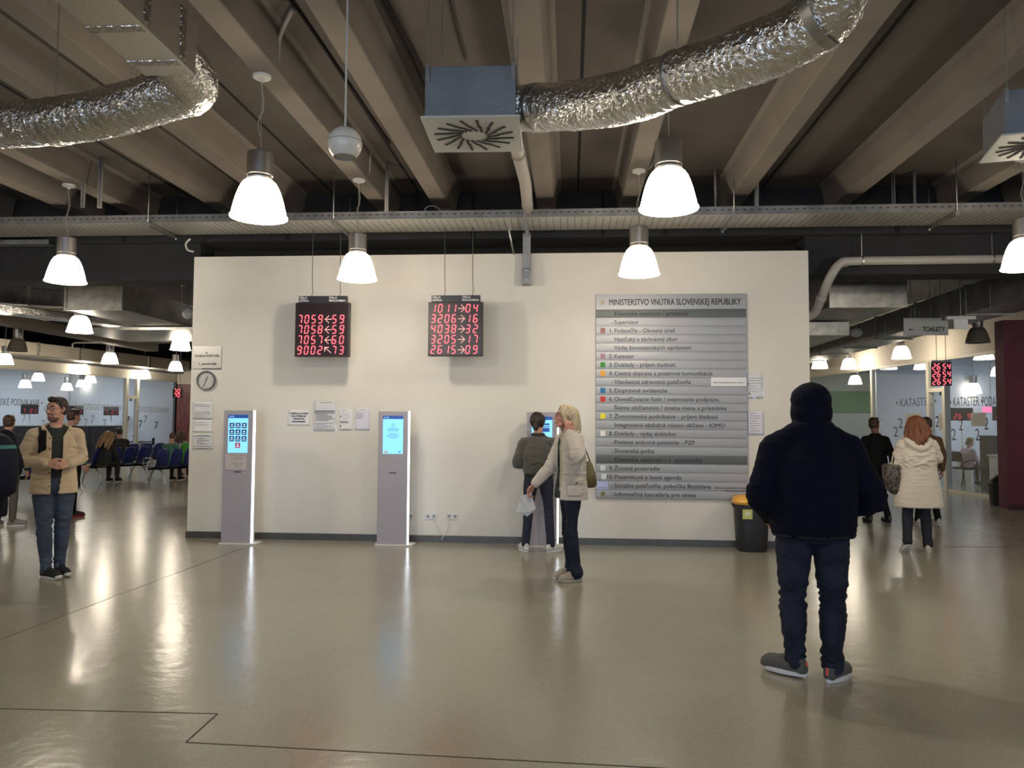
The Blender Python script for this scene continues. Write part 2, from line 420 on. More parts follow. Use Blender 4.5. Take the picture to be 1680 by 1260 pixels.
# left front: runs away from the camera
LA, LB = Vector((-17.9, 17.0, 0)), Vector((-15.55, 29.4, 0))
lu = (LB - LA).normalized(); LL = (LB - LA).length
def onleft(px, z=None):
    """distance along the left front where a pixel column meets it"""
    r = ray(px, 690); # solve (t r) = LA + s lu in xy
    den = r.x * lu.y - r.y * lu.x
    t = (LA.x * lu.y - LA.y * lu.x) / den
    P = Vector((r.x * t, r.y * t, 0)); return (P - LA).dot(lu)
RA, RB = Vector((9.35, 14.9, 0)), Vector((7.75, 27.5, 0))
ru = (RB - RA).normalized()
def onright(px):
    r = ray(px, 690)
    den = r.x * ru.y - r.y * ru.x
    t = (RA.x * ru.y - RA.y * ru.x) / den
    P = Vector((r.x * t, r.y * t, 0)); return (P - RA).dot(ru)
ZT = 3.08
lroot, _, LLn, lang = partition(LA, LB, ZT, [], [onleft(205), onleft(223)], [onleft(p) for p in (-40, 15, 58, 97, 130, 165, 252)], 2, -1, None)
rdoor = [onright(1553), onright(1527)]
rroot, _, RLn, rang = partition(RA, RB, ZT, [onright(1433)], rdoor, [onright(p) for p in (1635, 1595, 1486, 1405, 1370)], 3, 1, None)
# bulkheads above the fronts
def along(name, A, B, off, w, z0, z1, m):
    A = Vector(A); B = Vector(B); u = (B - A).normalized(); nrm = Vector((-u.y, u.x, 0))
    mb = MB(); mb.bar(A + nrm * off + Vector((0, 0, (z0 + z1) / 2)), B + nrm * off + Vector((0, 0, (z0 + z1) / 2)), w, z1 - z0)
    return struct(name, mb, m)
along('wall_left_header', LA, LB, .0, .14, ZT + .06, ZT + .36, M_bulk)
along('wall_right_header', RA, RB, .0, .14, ZT + .06, 4.62, M_bulk)
# office interiors
nl = Vector((-lu.y, lu.x, 0)); nr = Vector((ru.y, -ru.x, 0))
along('wall_left_office', LA - lu * 3, LB, 5.2, .1, 0, 3.6, M_white)
along('wall_right_office', RA, RB + ru * 2, -5.5, .1, 0, 3.6, M_white)
# end walls closing the offices
def cross(name, P, n, L, m, z1=3.6, w=.12):
    mb = MB(); mb.bar(P + Vector((0, 0, z1 / 2)), P + n * L + Vector((0, 0, z1 / 2)), w, z1); return struct(name, mb, m)
cross('wall_left_office_end', LB + nl * .1, nl, 5.0, M_white)
cross('wall_right_office_end', RA + nr * .1 - ru * .0, nr, 5.3, M_white)
cross('wall_green', RA + ru * (onright(1433) + .1) + nr * .12, nr, 5.3, M_white)
cross('wall_right_far', RB + nr * .1, nr, 5.3, mat('grey_green_paint', (.30, .34, .30), .7))
mb = MB(); _P = RB - ru * .08 + nr * .1; mb.bar(_P + Vector((0, 0, 2.35)), _P + nr * 5.2 + Vector((0, 0, 2.35)), .03, .75); struct('trim_61', mb, M_green)
# dark red tiled wall closing the left hall and the end of the right hall
mb = MB(); mb.bb((LB.x + .08, LB.y - .1, 0), (-3, LB.y + .1, 3.0)); struct('wall_left_red', mb, M_mtile)
mb = MB(); mb.bb((-3, 27.6, 0), (RB.x - .05, 27.8, 3.4)); struct('wall_right_end', mb, M_bulk)
mb = MB(); mb.bb((LB.x + .08, LB.y - .12, 3.0), (-3, LB.y + .12, 3.55)); struct('trim_60', mb, M_bulk)
# office ceilings with luminous panels
def office_ceiling(name, A, u, n, L, w):
    mb = MB(); c = A + u * L / 2 + n * w / 2
    mb.box((c.x, c.y, 3.62), (L, w, .06), rz=math.atan2(u.y, u.x)); struct(name, mb, mat('office_ceiling_blue_grey', (.30, .34, .40), .8))
office_ceiling('ceiling_left_office', LA - lu * 3, lu, nl, LL + 3, 5.3)
office_ceiling('ceiling_right_office', RA, ru, nr, (RB - RA).length + 1, 5.6)
M_panel = mat('luminous_panel', (.8, .85, .9), .5, emit=(.80, .90, 1.0), es=3)
def ceiling_panel(P, rz, lab, grp, watts=70):
    root = thing('ceiling_light', P, lab, 'ceiling light', rz, grp)
    mb = MB(); mb.bb((-.32, -.32, -.02), (.32, .32, .03)); mb.build('frame', M_offwhite, root)
    mb = MB(); mb.bb((-.28, -.28, -.03), (.28, .28, -.018)); mb.build('diffuser', M_panel, root)
    l = bpy.data.lights.new('panel_light', 'AREA'); l.size = .56; l.energy = watts; l.color = (.78, .88, 1.0)
    o = bpy.data.objects.new('panel_light', l); COL.objects.link(o); o.parent = root; o.location = (0, 0, -.05); l.energy = watts * .55
for s in (2.5, 6.5, 10.0):
    P = LA + lu * s + nl * 2.8
    ceiling_panel(Vector((P.x, P.y, 3.56)), lang, 'square luminous ceiling panel inside the left glazed office', 'ceiling panels in the left office')
for s in (2.0, 5.0, 10.0):
    P = RA + ru * s + nr * 2.8
    ceiling_panel(Vector((P.x, P.y, 3.56)), rang, 'square luminous ceiling panel inside the right glazed office', 'ceiling panels in the right office', 55)

# lettering on the glass
def glass_text(root, s, d, z, size, m, flip, fit=None):
    """lettering on a glass front, readable from the hall"""
    rot = (R(90), 0, 0) if not flip else (R(90), 0, R(180))
    return text_obj('lettering', s, (d, (.012 if flip else -.012), z), size, m, root, rot, 'CENTER', fit)
M_gtext = mat('grey_film_lettering', (.10, .10, .11), .7)
M_gpale = mat('pale_film_lettering', (.42, .44, .47), .7)
for p0, p1, z, s, m_ in ((-48, 68, 1.98, 'ŽIVNOSTENSKÉ PODNIKANIE •', M_gtext), (120, 202, 1.90, 'ŽIVNOSTENSKÉ PODNIKANIE •', M_gpale), (226, 276, 1.86, 'ŽIVNOSTENSKÉ PODNIKANIE', M_gpale)):
    glass_text(lroot, s, (onleft(p0) + onleft(p1)) / 2, z, .30, m_, False, onleft(p1) - onleft(p0))
for px, py, m_ in ((151, 691, M_gpale), (140, 697, M_gpale), (171, 697, M_gpale), (209, 692, M_text), (230, 698, M_gtext), (238, 690, M_gpale), (256, 700, M_gtext), (38, 690, M_gpale), (70, 700, M_gpale)):
    s = onleft(px); P = LA + lu * s; dd = (P.y * math.cos(R(4.3)) - P.x * math.sin(R(4.3)))
    z = CAMH + (693 - py) / FPX * dd
    glass_text(lroot, '7', s, z - .12, .40, m_, False, onleft(px + 3.2) - onleft(px - 3.2))
for px, py, s_, f, m_ in ((1503, 664, '• KATASTER •', 1.75, M_gtext), (1586, 663, '• KATASTER •', 1.15, M_gtext), (1637, 662, 'PODATEĽŇA', .95, M_gtext)):
    s = onright(px); P = RA + ru * s; dd = (P.y * math.cos(R(4.3)) - P.x * math.sin(R(4.3)))
    z = CAMH + (700 - py) / FPX * dd
    glass_text(rroot, s_, s, z - .05, .30, m_, True, f)
for px, py, m_ in ((1478, 695, M_gtext), (1470, 709, M_gtext), (1450, 690, M_gpale), (1443, 704, M_gpale), (1539, 692, M_text), (1565, 713, M_gtext), (1577, 697, M_gtext), (1604, 713, M_gtext), (1619, 695, M_gtext), (1650, 708, M_gpale)):
    s = onright(px); P = RA + ru * s; dd = (P.y * math.cos(R(4.3)) - P.x * math.sin(R(4.3)))
    z = CAMH + (699 - py) / FPX * dd
    glass_text(rroot, '2', s, z - .12, .38, m_, True, onright(px - 3.4) - onright(px + 3.4))
# ================================================================== PENDANT LAMPS
M_shade = shade_mat(18.0)
M_bulb = mat('lamp_bulb', (1, 1, 1), .5, emit=(1, .9, .74), es=25)
M_housing = mat('brushed_steel_housing', (.42, .40, .38), .35, .9, bump=.05, bscale=40)
M_unlit = mat('unlit_smoked_shade', (.16, .14, .11), .3, coat=.3)
M_cord = mat('grey_lamp_cord', (.38, .35, .31), .7)
M_shade_dim = shade_mat(3.5); M_shade_dim.name = 'dimly_glowing_shade'  # shade of the added lamps that stand in for glass reflections
def pendant(P, label, lit=True, n=40, power=1.0, ztop=4.25, group=None, dim=False):
    """P = centre of the rim"""
    root = thing('pendant_lamp', P, label, 'pendant lamp', 0, group)
    H = .285
    prof = [(.092 + .12 * (i / 14) ** .94, H * (1 - (i / 14) ** 2)) for i in range(15)]
    mb = MB(); mb.lathe([(.0, H + .004)] + [(.05, H + .003)] + prof + [(.216, -.004)], (0, 0, 0), n)
    MS = M_shade_dim if dim else M_shade
    mb.build('lamp_shade', MS if lit else M_unlit, root, True, auto=50)
    if n > 20:
        mb = MB(); rim = [(.213, -.006), (.219, -.006), (.219, .004), (.213, .004)]
        mb.lathe(rim + [rim[0]], (0, 0, 0), n); mb.build('rim', MS if lit else M_unlit, root, True, auto=50)
    mb = MB(); mb.lathe([(0, H + .0), (.094, H), (.102, H + .012), (.102, H + .02), (.09, H + .028), (.09, H + .034), (.1, H + .042), (.1, H + .215), (.094, H + .222), (0, H + .222)], (0, 0, 0), n)
    mb.build('housing', M_housing, root, True, auto=35)
    if lit:
        mb = MB(); mb.ell((0, 0, H * .55), (.04, .04, .06)); mb.build('bulb', M_bulb, root, True)
        l = bpy.data.lights.new('pendant_light', 'POINT'); l.energy = LAMP_W * power; l.color = LAMP_C; l.shadow_soft_size = .06
        o = bpy.data.objects.new('pendant_light', l); COL.objects.link(o); o.parent = root; o.location = (0, 0, .05)
    top = ztop - P.z
    rnd = random.Random(int(P.x * 977 + P.y * 131))
    pts = []; k = 14
    for i in range(k + 1):
        t = i / k; z = H + .22 + (top - .03 - H - .22) * t; a = math.sin(t * math.pi)
        pts.append((a * .022 * math.sin(t * 9 + rnd.random() * .6 + 1), a * .012 * math.cos(t * 11), z))
    mb = MB(); mb.tube(pts, .0055, 6); mb.tube([(0, 0, H + .22), (0, 0, top - .02)], .0025, 5)
    mb.build('cord', M_cord, root, True)
    mb = MB(); mb.lathe([(0, top - .05), (.018, top - .05), (.022, top - .028), (.068, top - .022), (.072, top - .002), (0, top - .002)], (0, 0, 0), 24)
    mb.build('ceiling_rose', M_offwhite, root, True, auto=35)
    return root
ZR = 3.12
def lamp_at(px, pyb, label, **k):
    P = atZ(px, pyb - 6 if pyb < 480 else pyb - 2, ZR); return pendant(P, label, **k)
lamp_at(424.5, 362, 'lit bell pendant lamp hanging nearest the camera, left of the white ball speaker')
lamp_at(1097, 348, 'lit bell pendant lamp hanging below the silver hose, nearest on the right', ztop=4.56)
lamp_at(586, 464, 'lit bell pendant lamp hanging between the two red number displays')
lamp_at(1048.5, 456, 'lit bell pendant lamp hanging above the grey directory board')
lamp_at(107.5, 468, 'lit bell pendant lamp left of the white wall, hanging over the bearded man')
lamp_at(1682, 446, 'lit bell pendant lamp cut by the right edge of the photo, beside the grey pipe')
FZ = 4.6
far = [(130.5, 547, 'lit bell pendant lamp hanging under the left silver duct end'), (296, 576, 'lit bell pendant lamp hanging close beside the white wall\'s upper left edge'),
       (288, 610, 'small lit bell pendant lamp below another lamp beside the white wall\'s left edge'), (180, 598, 'small lit bell pendant lamp in front of the foil wrapped duct on the left'),
       (8, 599, 'lit bell pendant lamp at the left edge of the photo over the glass office'), (136, 614, 'small lit bell pendant lamp before the cream header above the left glass'),
       (237, 622, 'small lit bell pendant lamp above the door of the left glass office'),
       (1479, 590, 'lit bell pendant lamp hanging below the toilets sign'), (1393, 607, 'small lit bell pendant lamp between the hooded man\'s head and the toilets sign'), (1345, 606, 'smallest lit lamp right beside the white wall\'s right edge')]
for px, py, lab in far: lamp_at(px, py, lab, n=24, power={136: .3, 237: .3, 8: .4, 1345: .3, 1393: .5, 296: .5, 288: .6}.get(px, 1.0), ztop=FZ)
lamp_at(28.5, 578, 'unlit smoked bell pendant lamp at the far left', lit=False, n=24, ztop=FZ)
lamp_at(1604, 564, 'unlit smoked bell pendant lamp beside the small white emergency box on the right', lit=False, n=24, ztop=FZ)
lamp_at(305, 634, 'small unlit bell pendant lamp hidden partly by the white wall\'s left edge', lit=False, n=24, ztop=FZ)
for X, Y in ((-6.2, 19), (-3, 19), (0, 19), (2.7, 19), (-10.2, 24), (-5, 24), (0, 24), (2.7, 24)):
    pendant(Vector((X, Y, 3.12)), 'lit bell pendant lamp in the rear hall, hidden behind the white wall', n=20, group='lamps behind the white wall', power=.8, ztop=4.62)
# lamps of the hall behind and beside the photographer (reflected in floor and foil)
for X, Y in ((9.3, 10.0), (9.8, 6.0), (-10.3, 9.0), (-13.2, 13.5), (-2.75, .4), (1.45, .4), (-2.75, -3.2), (1.45, -3.2), (-8.2, 5.9), (-7.6, .9), (6.9, 4.6), (6.6, .6)):
    pendant(Vector((X, Y, 3.12)), 'lit bell pendant lamp hanging outside the picture, behind or beside the viewer', n=20, group='lamps behind the viewer')

# ================================================================== CABLE TRAY
TZ = 3.97; TY0, TY1 = 9.0, 9.62
root = thing('cable_tray', (0, TY0, TZ), 'long perforated steel cable tray spanning the hall above the white wall', 'cable tray')
mb = MB()
mb.bb((-9.4, 0, -.004), (9.2, TY1 - TY0, 0)); mb.build('tray_floor', M_tray, root)
for y_ in (-.004, TY1 - TY0):
    mb = MB(); mb.bb((-9.4, y_, -.004), (9.2, y_ + .004, .085)); mb.bb((-9.4, y_ - .010, .082), (9.2, y_ + .004, .088)); mb.build('side_rail', M_galvd, root)  # same steel as the tray floor; its shade is put into a darker material
mb = MB()
x = -9.3
while x < 9.1:
    for j in range(7):
        y = .05 + j * .082
        mb.bb((x, y, -.0052), (x + .008, y + .05, -.0038))
    mb.bb((x, -.0052, .045), (x + .03, -.0038, .056))
    x += .085
mb.build('perforations', M_hole, root)
def tray_hanger(px, z0=None):
    P = atY(px, 360, 9.3)
    r = thing('tray_hanger', (P.x, 9.0, TZ), 'steel hanger rod and cross bar carrying the long cable tray', 'bracket', 0, 'hangers under the cable tray')
    mb = MB(); mb.bb((-.02, -.03, -.045), (.02, .68, -.006)); mb.build('cross_bar', M_galv, r)
    for y in (-.02, .66):
        mb = MB(); mb.cyl((0, y, -.05), (0, y, 4.57 - TZ), .006, n=8); mb.build('rod', M_galv, r, True)
        mb = MB(); mb.cyl((0, y, -.06), (0, y, -.045), .013, n=6); mb.build('nut', M_galv, r)
for px in (-40, 266, 560, 863, 1195, 1548): tray_hanger(px)
# second short tray that drops off to the left
root = thing('cable_tray', (-7.0, 9.75, 3.9), 'short lower cable tray leaving the long tray at the far left', 'cable tray')
root.location = (-7.0, 9.75, 3.9)
mb = MB(); mb.bb((-3, 0, 0), (.0, .16, .004)); mb.bb((-3, -.004, 0), (0, 0, .06)); mb.build('tray_body', M_galvd, root)

# ================================================================== AIR DIFFUSER BOXES
def diffuser(P, rz, label, s=.60, h=.335, hangers=True):
    root = thing('air_diffuser_box', P, label, 'ceiling diffuser', rz)
    mb = MB(); mb.bb((-s / 2 + .012, -s / 2 + .012, .008), (s / 2 - .012, s / 2 - .012, h)); mb.build('plenum_box', M_greysheet, root, bevel=.004)
    mb = MB(); mb.bb((-s / 2 - .012, -s / 2 - .012, -.006), (s / 2 + .012, s / 2 + .012, .008)); mb.build('face_plate', mat('diffuser_plate', (.50, .51, .48), .5), root, bevel=.003)
    mb = MB()
    for ring, r0, r1, n in ((0, .085, .165, 16), (1, .155, .265, 16)):
        for i in range(n):
            a = 2 * math.pi * (i + .5 * ring) / n
            # slots swirl: tangentially shifted
            c = Vector((math.cos(a), math.sin(a), 0)); t = Vector((-math.sin(a), math.cos(a), 0))
            p = c * r0 + t * .025 * (1 if ring == 0 else .6); q = c * r1 - t * .012
            mb.bar(p + Vector((0, 0, -.008)), q + Vector((0, 0, -.008)), .017, .006)
    mb.build('swirl_slots', M_hole, root)
    for sx, sy in ((-1, -1), (1, -1), (-1, 1), (1, 1)):
        mb = MB()
        mb.cyl((sx * (s / 2 - .03), sy * (s / 2 - .0), h - .05), (sx * (s / 2 - .03), sy * (s / 2 - .0), 4.57 - P.z), .0035, n=6)
        mb.bb((sx * (s / 2 - .03) - .012, sy * (s / 2 - .004) - .008, h - .1), (sx * (s / 2 - .03) + .012, sy * (s / 2 - .004) + .008, h + .01))
        mb.build('hanger', M_galv, root)
    mb = MB()
    for x, z in ((-.1, h - .09), (.06, h - .085), (.2, .05)): mb.cyl((x, -s / 2 + .016, z), (x, -s / 2 + .006, z), .009, n=8)
    mb.build('screw', M_galv, root)
    return root
a = at(684, 192, 4.83); b = at(838, 187, 4.83)
cc = (a + b) / 2
diffuser(Vector((cc.x + .03, cc.y + .30, 3.44)), R(1.5), 'grey square diffuser box with a round slotted face, joined to the silver hose')
a = at(1592, 228, 5.9)
diffuser(Vector((a.x + .42, a.y - .12, 3.62)), R(-14), 'grey square diffuser box cut by the right edge of the photo')

# ================================================================== FOIL DUCTS
def crinkle_tube(name, pts, rad, mat_, root, n=40, step=.012, amp=.004, seed=0):
    P = [Vector(p) for p in pts]; Q = []; RR = []
    k = len(P)
    for i in range(k - 1):
        p0 = P[max(i - 1, 0)]; p1 = P[i]; p2 = P[i + 1]; p3 = P[min(i + 2, k - 1)]
        m = max(3, int((p2 - p1).length / step))
        for t in range(m):
            u = t / m
            Q.append(0.5 * ((2 * p1) + (p2 - p0) * u + (2 * p0 - 5 * p1 + 4 * p2 - p3) * u * u + (3 * p1 - p0 - 3 * p2 + p3) * u ** 3))
            RR.append(rad[i] * (1 - u) + rad[i + 1] * u)
    Q.append(P[-1]); RR.append(rad[-1])
    mb = MB(); rings = []; x = None; L = 0
    for i in range(len(Q)):
        t = (Q[min(i + 1, len(Q) - 1)] - Q[max(i - 1, 0)]).normalized()
        if i: L += (Q[i] - Q[i - 1]).length
        if x is None: x = t.cross(Vector((0, 0, 1))).normalized()
        x = (x - t * x.dot(t)).normalized(); y = t.cross(x)
        ring = []
        for j in range(n):
            a = 2 * math.pi * j / n; d = x * math.cos(a) + y * math.sin(a)
            q = Q[i] + d * RR[i]
            # wrinkles squeezed along the length, long around the girth
            w = noise.noise(Vector((L * 34 + seed, math.cos(a) * 2.2, math.sin(a) * 2.2))) * amp * 1.3 + noise.noise(Vector((L * 80, math.cos(a) * 6 + seed, math.sin(a) * 6))) * amp * .7 \
                + noise.noise(Vector((L * 6, math.cos(a) * 1.4, math.sin(a) * 1.4 + seed))) * amp * 2.0
            ring.append(q + d * w)
        rings.append(ring)
    mb.rings(rings, False, False)
    return mb.build(name, mat_, root, True)
# flexible hose to the centre diffuser
pts = [at(842, 176, 5.05), at(880, 177, 5.0), at(960, 172, 4.75), at(1040, 156, 4.45), at(1112, 128, 4.2), at(1200, 100, 3.95), at(1290, 66, 3.75), at(1352, 22, 3.6), at(1390, -50, 3.45)]
root = thing('flexible_duct', pts[0], 'crinkled silver foil hose curving from the centre diffuser up to the top right', 'duct')
o0 = root.location.copy()
hose = crinkle_tube('hose', [p - o0 for p in pts], [.145, .148, .15, .152, .145, .152, .15, .15, .15], M_foil, root, 48, .011, .0042, 3)
def band(root, c, d, r, name='clamp_band', w=.03, m=None):
    mb = MB(); d = Vector(d).normalized(); c = Vector(c)
    x = d.cross(Vector((0, 0, 1))).normalized(); y = d.cross(x)
    mb.rings([[c + d * s * w / 2 + (x * math.cos(2 * math.pi * j / 32) + y * math.sin(2 * math.pi * j / 32)) * rr for j in range(32)] for s, rr in ((-1, r), (-1, r + .006), (1, r + .006), (1, r))], True)
    return mb.build(name, m or M_galv, root, True, auto=40)
band(root, pts[1] - o0, pts[2] - pts[1], .148)
band(root, pts[4] - o0, pts[5] - pts[3], .144, w=.02)
mb = MB(); q = pts[4] - o0; mb.cyl(q + Vector((0, 0, .14)), q + Vector((0, 0, 4.56 - pts[4].z)), .004, n=6); mb.build('hanger', M_galv, root)
band(root, (at(1346, 28, 3.61)) - o0, pts[7] - pts[6], .152, w=.05)
# rectangular foil wrapped trunk: bottom edges traced at z = zt
zt = 3.46
b1, b2 = atZ(180, -12, zt), atZ(322, 124, zt)      # lower right edge
c1, c2 = atZ(66, -12, zt), atZ(262, 128, zt)
uu = (b2 - b1); uu.z = 0; uu.normalize(); side = Vector((uu.y, -uu.x, 0))
W_ = max(.3, abs((c2 - b2).dot(side)))
far_ = b2; near = b2 - uu * 3.4
root = thing('foil_wrapped_duct', Vector((far_.x, far_.y, zt)), 'rectangular duct wrapped in dull foil, entering at the top left', 'duct')
sgn = 1 if (c2 - b2).dot(side) > 0 else -1
L0 = root.location.copy()
mb = MB(); c_ = (far_ + near) / 2 + side * sgn * W_ / 2 - L0; mb.bar(Vector((c_.x, c_.y, .15)) - uu * 1.7, Vector((c_.x, c_.y, .15)) + uu * 1.7, W_, .30)
tr = mb.build('trunk', M_foilflat, root, bevel=.012)
for i, dd in enumerate((.16, .52, 1.45, 2.3)):
    p = Vector((c_.x, c_.y, .15)) + uu * (1.7 - dd)
    mb = MB(); mb.bar(p - uu * .03, p + uu * .03, W_ + .012, .312); mb.build('tape_band', M_tape, root, bevel=.006)
mb = MB(); p = Vector((c_.x, c_.y, .0)) + side * (-sgn) * W_ / 2
mb.bar(Vector((p.x, p.y, .0)) - uu * 1.7, Vector((p.x, p.y, .0)) + uu * 1.68, .02, .02); mb.build('edge_tape', M_foilflat, root)

TE = Vector((far_.x, far_.y, zt + .15)) + side * sgn * W_ / 2 - Vector((0, 0, .0))
# left hose + its rectangular trunk
pts = [at(-70, 205, 5.25), at(0, 204, 5.15), at(90, 200, 5.0), at(180, 184, 4.85), at(262, 160, 4.7), at(316, 140, 4.6), TE + uu * .10 + Vector((0, 0, -.03)), TE - uu * .10, TE - uu * .3]
root = thing('flexible_duct', pts[0], 'crinkled silver foil hose running out of the left edge of the photo', 'duct')
o0 = root.location.copy()
crinkle_tube('hose', [p - o0 for p in pts], [.155, .155, .150, .148, .150, .150, .148, .13, .12], M_foil, root, 48, .011, .0045, 11)
band(root, pts[2] - o0, pts[3] - pts[1], .149, w=.02)
mb = MB(); q = pts[2] - o0; mb.cyl(q + Vector((0, 0, .14)), q + Vector((0, 0, 4.25 - pts[2].z)), .004, n=6); mb.build('hanger', M_galv, root)
# ================================================================== BALL SPEAKER
P = at(566, 236, 4.75)
root = thing('ball_speaker', P, 'white ball speaker hanging on a long rod, left of the centre diffuser', 'speaker')
mb = MB(); prof = []
r = .105
for i in range(19):
    a = math.pi / 2 - i / 18 * math.pi * .78
    prof.append((max(.001, r * math.cos(a)), r * math.sin(a)))
mb.lathe(prof, n=36); mb.build('ball', mat('white_plastic', (.66, .64, .58), .3), root, True)
za = prof[-1][1]; ra = prof[-1][0]
mb = MB(); mb.lathe([(0, za + .004), (ra, za + .004), (ra + .003, za), (ra, za - .004)], n=32); mb.build('grille', mat('speaker_grille', (.45, .43, .39), .6, bump=.5, bscale=500), root, True)
mb = MB(); mb.lathe([(r + .0005, .012), (r + .0015, .010), (r + .0005, .008)], n=36); mb.build('seam', M_conduit, root, True)
mb = MB(); mb.cyl((0, 0, r - .01), (0, 0, 4.57 - P.z), .0065, n=10); mb.build('rod', M_offwhite, root, True)

# ================================================================== PIPES AND CONDUITS
def pipe(name, pts, r, m, label, cat='pipe', parts=None, n=14, group=None):
    P0 = Vector(pts[0]); root = thing(name, P0, label, cat, 0, group)
    mb = MB(); mb.tube([Vector(p) - P0 for p in pts], r, n); mb.build('tube', m, root, True)
    return root, P0
def smooth_pts(P, k=6):
    P = [Vector(p) for p in P]; Q = []
    for i in range(len(P) - 1):
        p0 = P[max(i - 1, 0)]; p1 = P[i]; p2 = P[i + 1]; p3 = P[min(i + 2, len(P) - 1)]
        for t in range(k):
            u = t / k
            Q.append(0.5 * ((2 * p1) + (p2 - p0) * u + (2 * p0 - 5 * p1 + 4 * p2 - p3) * u * u + (3 * p1 - p0 - 3 * p2 + p3) * u ** 3))
    Q.append(P[-1]); return Q
# grey pipe behind the diffuser, running towards the wall
pp = [Vector((-.58, 4.2, 4.32)), Vector((-.56, 6.5, 4.24)), Vector((-.55, 9.2, 4.12))]
root, P0 = pipe('drain_pipe', [at(838, 180, 6.0), at(846, 232, 6.6), at(862, 300, 7.9), at(866, 342, 8.9)], .062, M_pvc, 'grey drain pipe running under the ceiling behind the centre diffuser')
for q, d in ((at(850, 252, 6.9), 0), (at(865, 336, 8.75), 0)):
    mb = MB(); u = (at(866, 342, 8.9) - at(846, 232, 6.6)).normalized(); band(root, q - P0, u, .063, 'clamp', .02, M_conduit)
    mb = MB(); mb.cyl(q - P0 + Vector((0, 0, .06)), q - P0 + Vector((0, 0, max(.1, 4.56 - q.z))), .005, n=6); mb.build('hanger', M_galv, root)
# grey pipe on the right, elbowing down behind the wall
gp = smooth_pts([at(1322, 522, 10.1), at(1337, 512, 10.05), at(1347, 490, 9.9), at(1362, 455, 9.72), at(1378, 433, 9.7), at(1398, 428.5, 9.7), at(1500, 427, 9.7), at(1600, 425.5, 9.7), at(1720, 424, 9.7)])
root, P0 = pipe('drain_pipe', gp, .056, M_pvc, 'long grey pipe bending down beside the white wall\'s upper right corner')
for px, py in ((1414, 429), (1628, 425)):
    q = at(px, py, 9.7) - P0; band(root, q, (1, 0, 0), .058, 'clamp', .02, M_galv)
    mb = MB(); mb.cyl(q + Vector((0, 0, .05)), q + Vector((0, 0, .36)), .005, n=6); mb.build('hanger', M_galv, root)
for px, py, dd in ((1347, 490, Vector((.3, -.2, .7))), (1386, 430, Vector((1, 0, .2)))):
    band(root, at(px, py, 9.75 if px > 1350 else 9.9) - P0, dd, .058, 'socket', .06, M_pvc)
# steel channel dropping on the wall's top
P = atY(864, 420, D - .10)
root = thing('cable_riser', (P.x, D - .09, 0), 'grey steel cable riser hanging over the top of the white wall', 'cable riser')
mb = MB(); mb.bb((-.05, -.03, 3.42), (.05, .088, 3.966)); mb.build('channel', M_galvd, root, bevel=.006)
mb = MB(); mb.bb((-.058, -.04, 3.29), (.058, .04, 3.50)); mb.build('junction_box', M_galvd, root, bevel=.012)
mb = MB()
for z in (3.35, 3.47): mb.bb((-.02, -.046, z - .008), (.02, -.04, z + .008)); mb.bb((-.066, -.02, z - .008), (.066, .0, z + .008))
mb.build('latch', M_galv, root)
# short conduit stub left of the riser
pipe('conduit', [Vector((atY(835, 386, 9.6).x, 9.6, 3.97)), atY(843, 417, D - .02)], .013, M_galv, 'short bent conduit end poking over the wall beside the steel riser', 'conduit')
pipe('cable_loop', smooth_pts([atY(318, 413, 9.8), atY(308, 410, 9.75), atY(305, 400, 9.7), atY(312, 392, 9.65)]), .012, M_offwhite, 'small pale cable loop at the white wall\'s upper left corner', 'cable')
pipe('cable_loop', smooth_pts([atY(697, 356, 9.3), atY(698, 342, 9.3), atY(709, 338, 9.3), atY(721, 343, 9.3), atY(723, 356, 9.3)]), .004, M_offwhite, 'thin wire loop standing above the cable tray', 'cable')
# conduits on the beams next to each lamp rose
def cond(a, label, r=.014, m=M_conduit):
    return pipe('conduit', smooth_pts(a, 4), r, m, label, 'conduit', n=8)
cond([at(432, 124, 6.1), at(452, 122, 6.1), at(456, 100, 6.0), at(459, 60, 5.9), at(480, 15, 5.6)], 'dark conduit bending off the beam beside the nearest left lamp', .018)
cond([at(592, 292, 8.7), at(604, 288, 8.7), at(607, 262, 8.6), at(610, 235, 8.6)], 'thin conduit beside the ceiling rose of the lamp between the displays')
cond([at(1056, 280, 8.4), at(1066, 275, 8.4), at(1075, 258, 8.4), at(1079, 246, 8.4)], 'thin conduit beside the ceiling rose of the lamp over the directory board')
cond([atZ(468, 0, 4.55), atZ(493, 24, 4.55), atZ(618, 206, 4.55), atZ(640, 236, 4.55)], 'long dark cable run along the slab joint left of the centre diffuser', .010, M_black)
cond([atZ(628, 0, 4.555), atZ(680, 105, 4.555), atZ(712, 180, 4.555)], 'pair of dark cables running along the ceiling to the diffuser box', .007, M_black)
cond([atZ(636, 0, 4.555), atZ(690, 108, 4.555), atZ(722, 182, 4.555)], 'second dark cable running along the ceiling beside its twin', .006, M_black)
cond([atZ(738, 0, 4.555), atZ(748, 45, 4.555), atZ(764, 100, 4.555)], 'thin dark cable on the ceiling above the centre diffuser', .006, M_black)
# vertical conduits feeding the tray
vc = [(135, 300, 8.9), (139, 300, 8.9), (162, 322, 8.9), (166, 322, 8.9), (634, 262, 9.0), (637, 262, 9.0), (1173, 236, 9.2), (1241, 306, 9.3), (1463, 278, 9.3), (1467, 292, 9.3), (1499, 250, 9.2)]
for i, (px, py, d) in enumerate(vc):
    a = at(px, py, d); a.z = 4.565; b = Vector((a.x, a.y, 3.98))
    pipe('conduit', [a, b], (.012, .012, .014, .014, .014, .010, .016, .030, .008, .012, .018)[i], M_conduit if i not in (7,) else M_pvc, 'vertical conduit dropping from the ceiling into the long cable tray', 'conduit', group='conduits dropping into the cable tray', n=8)
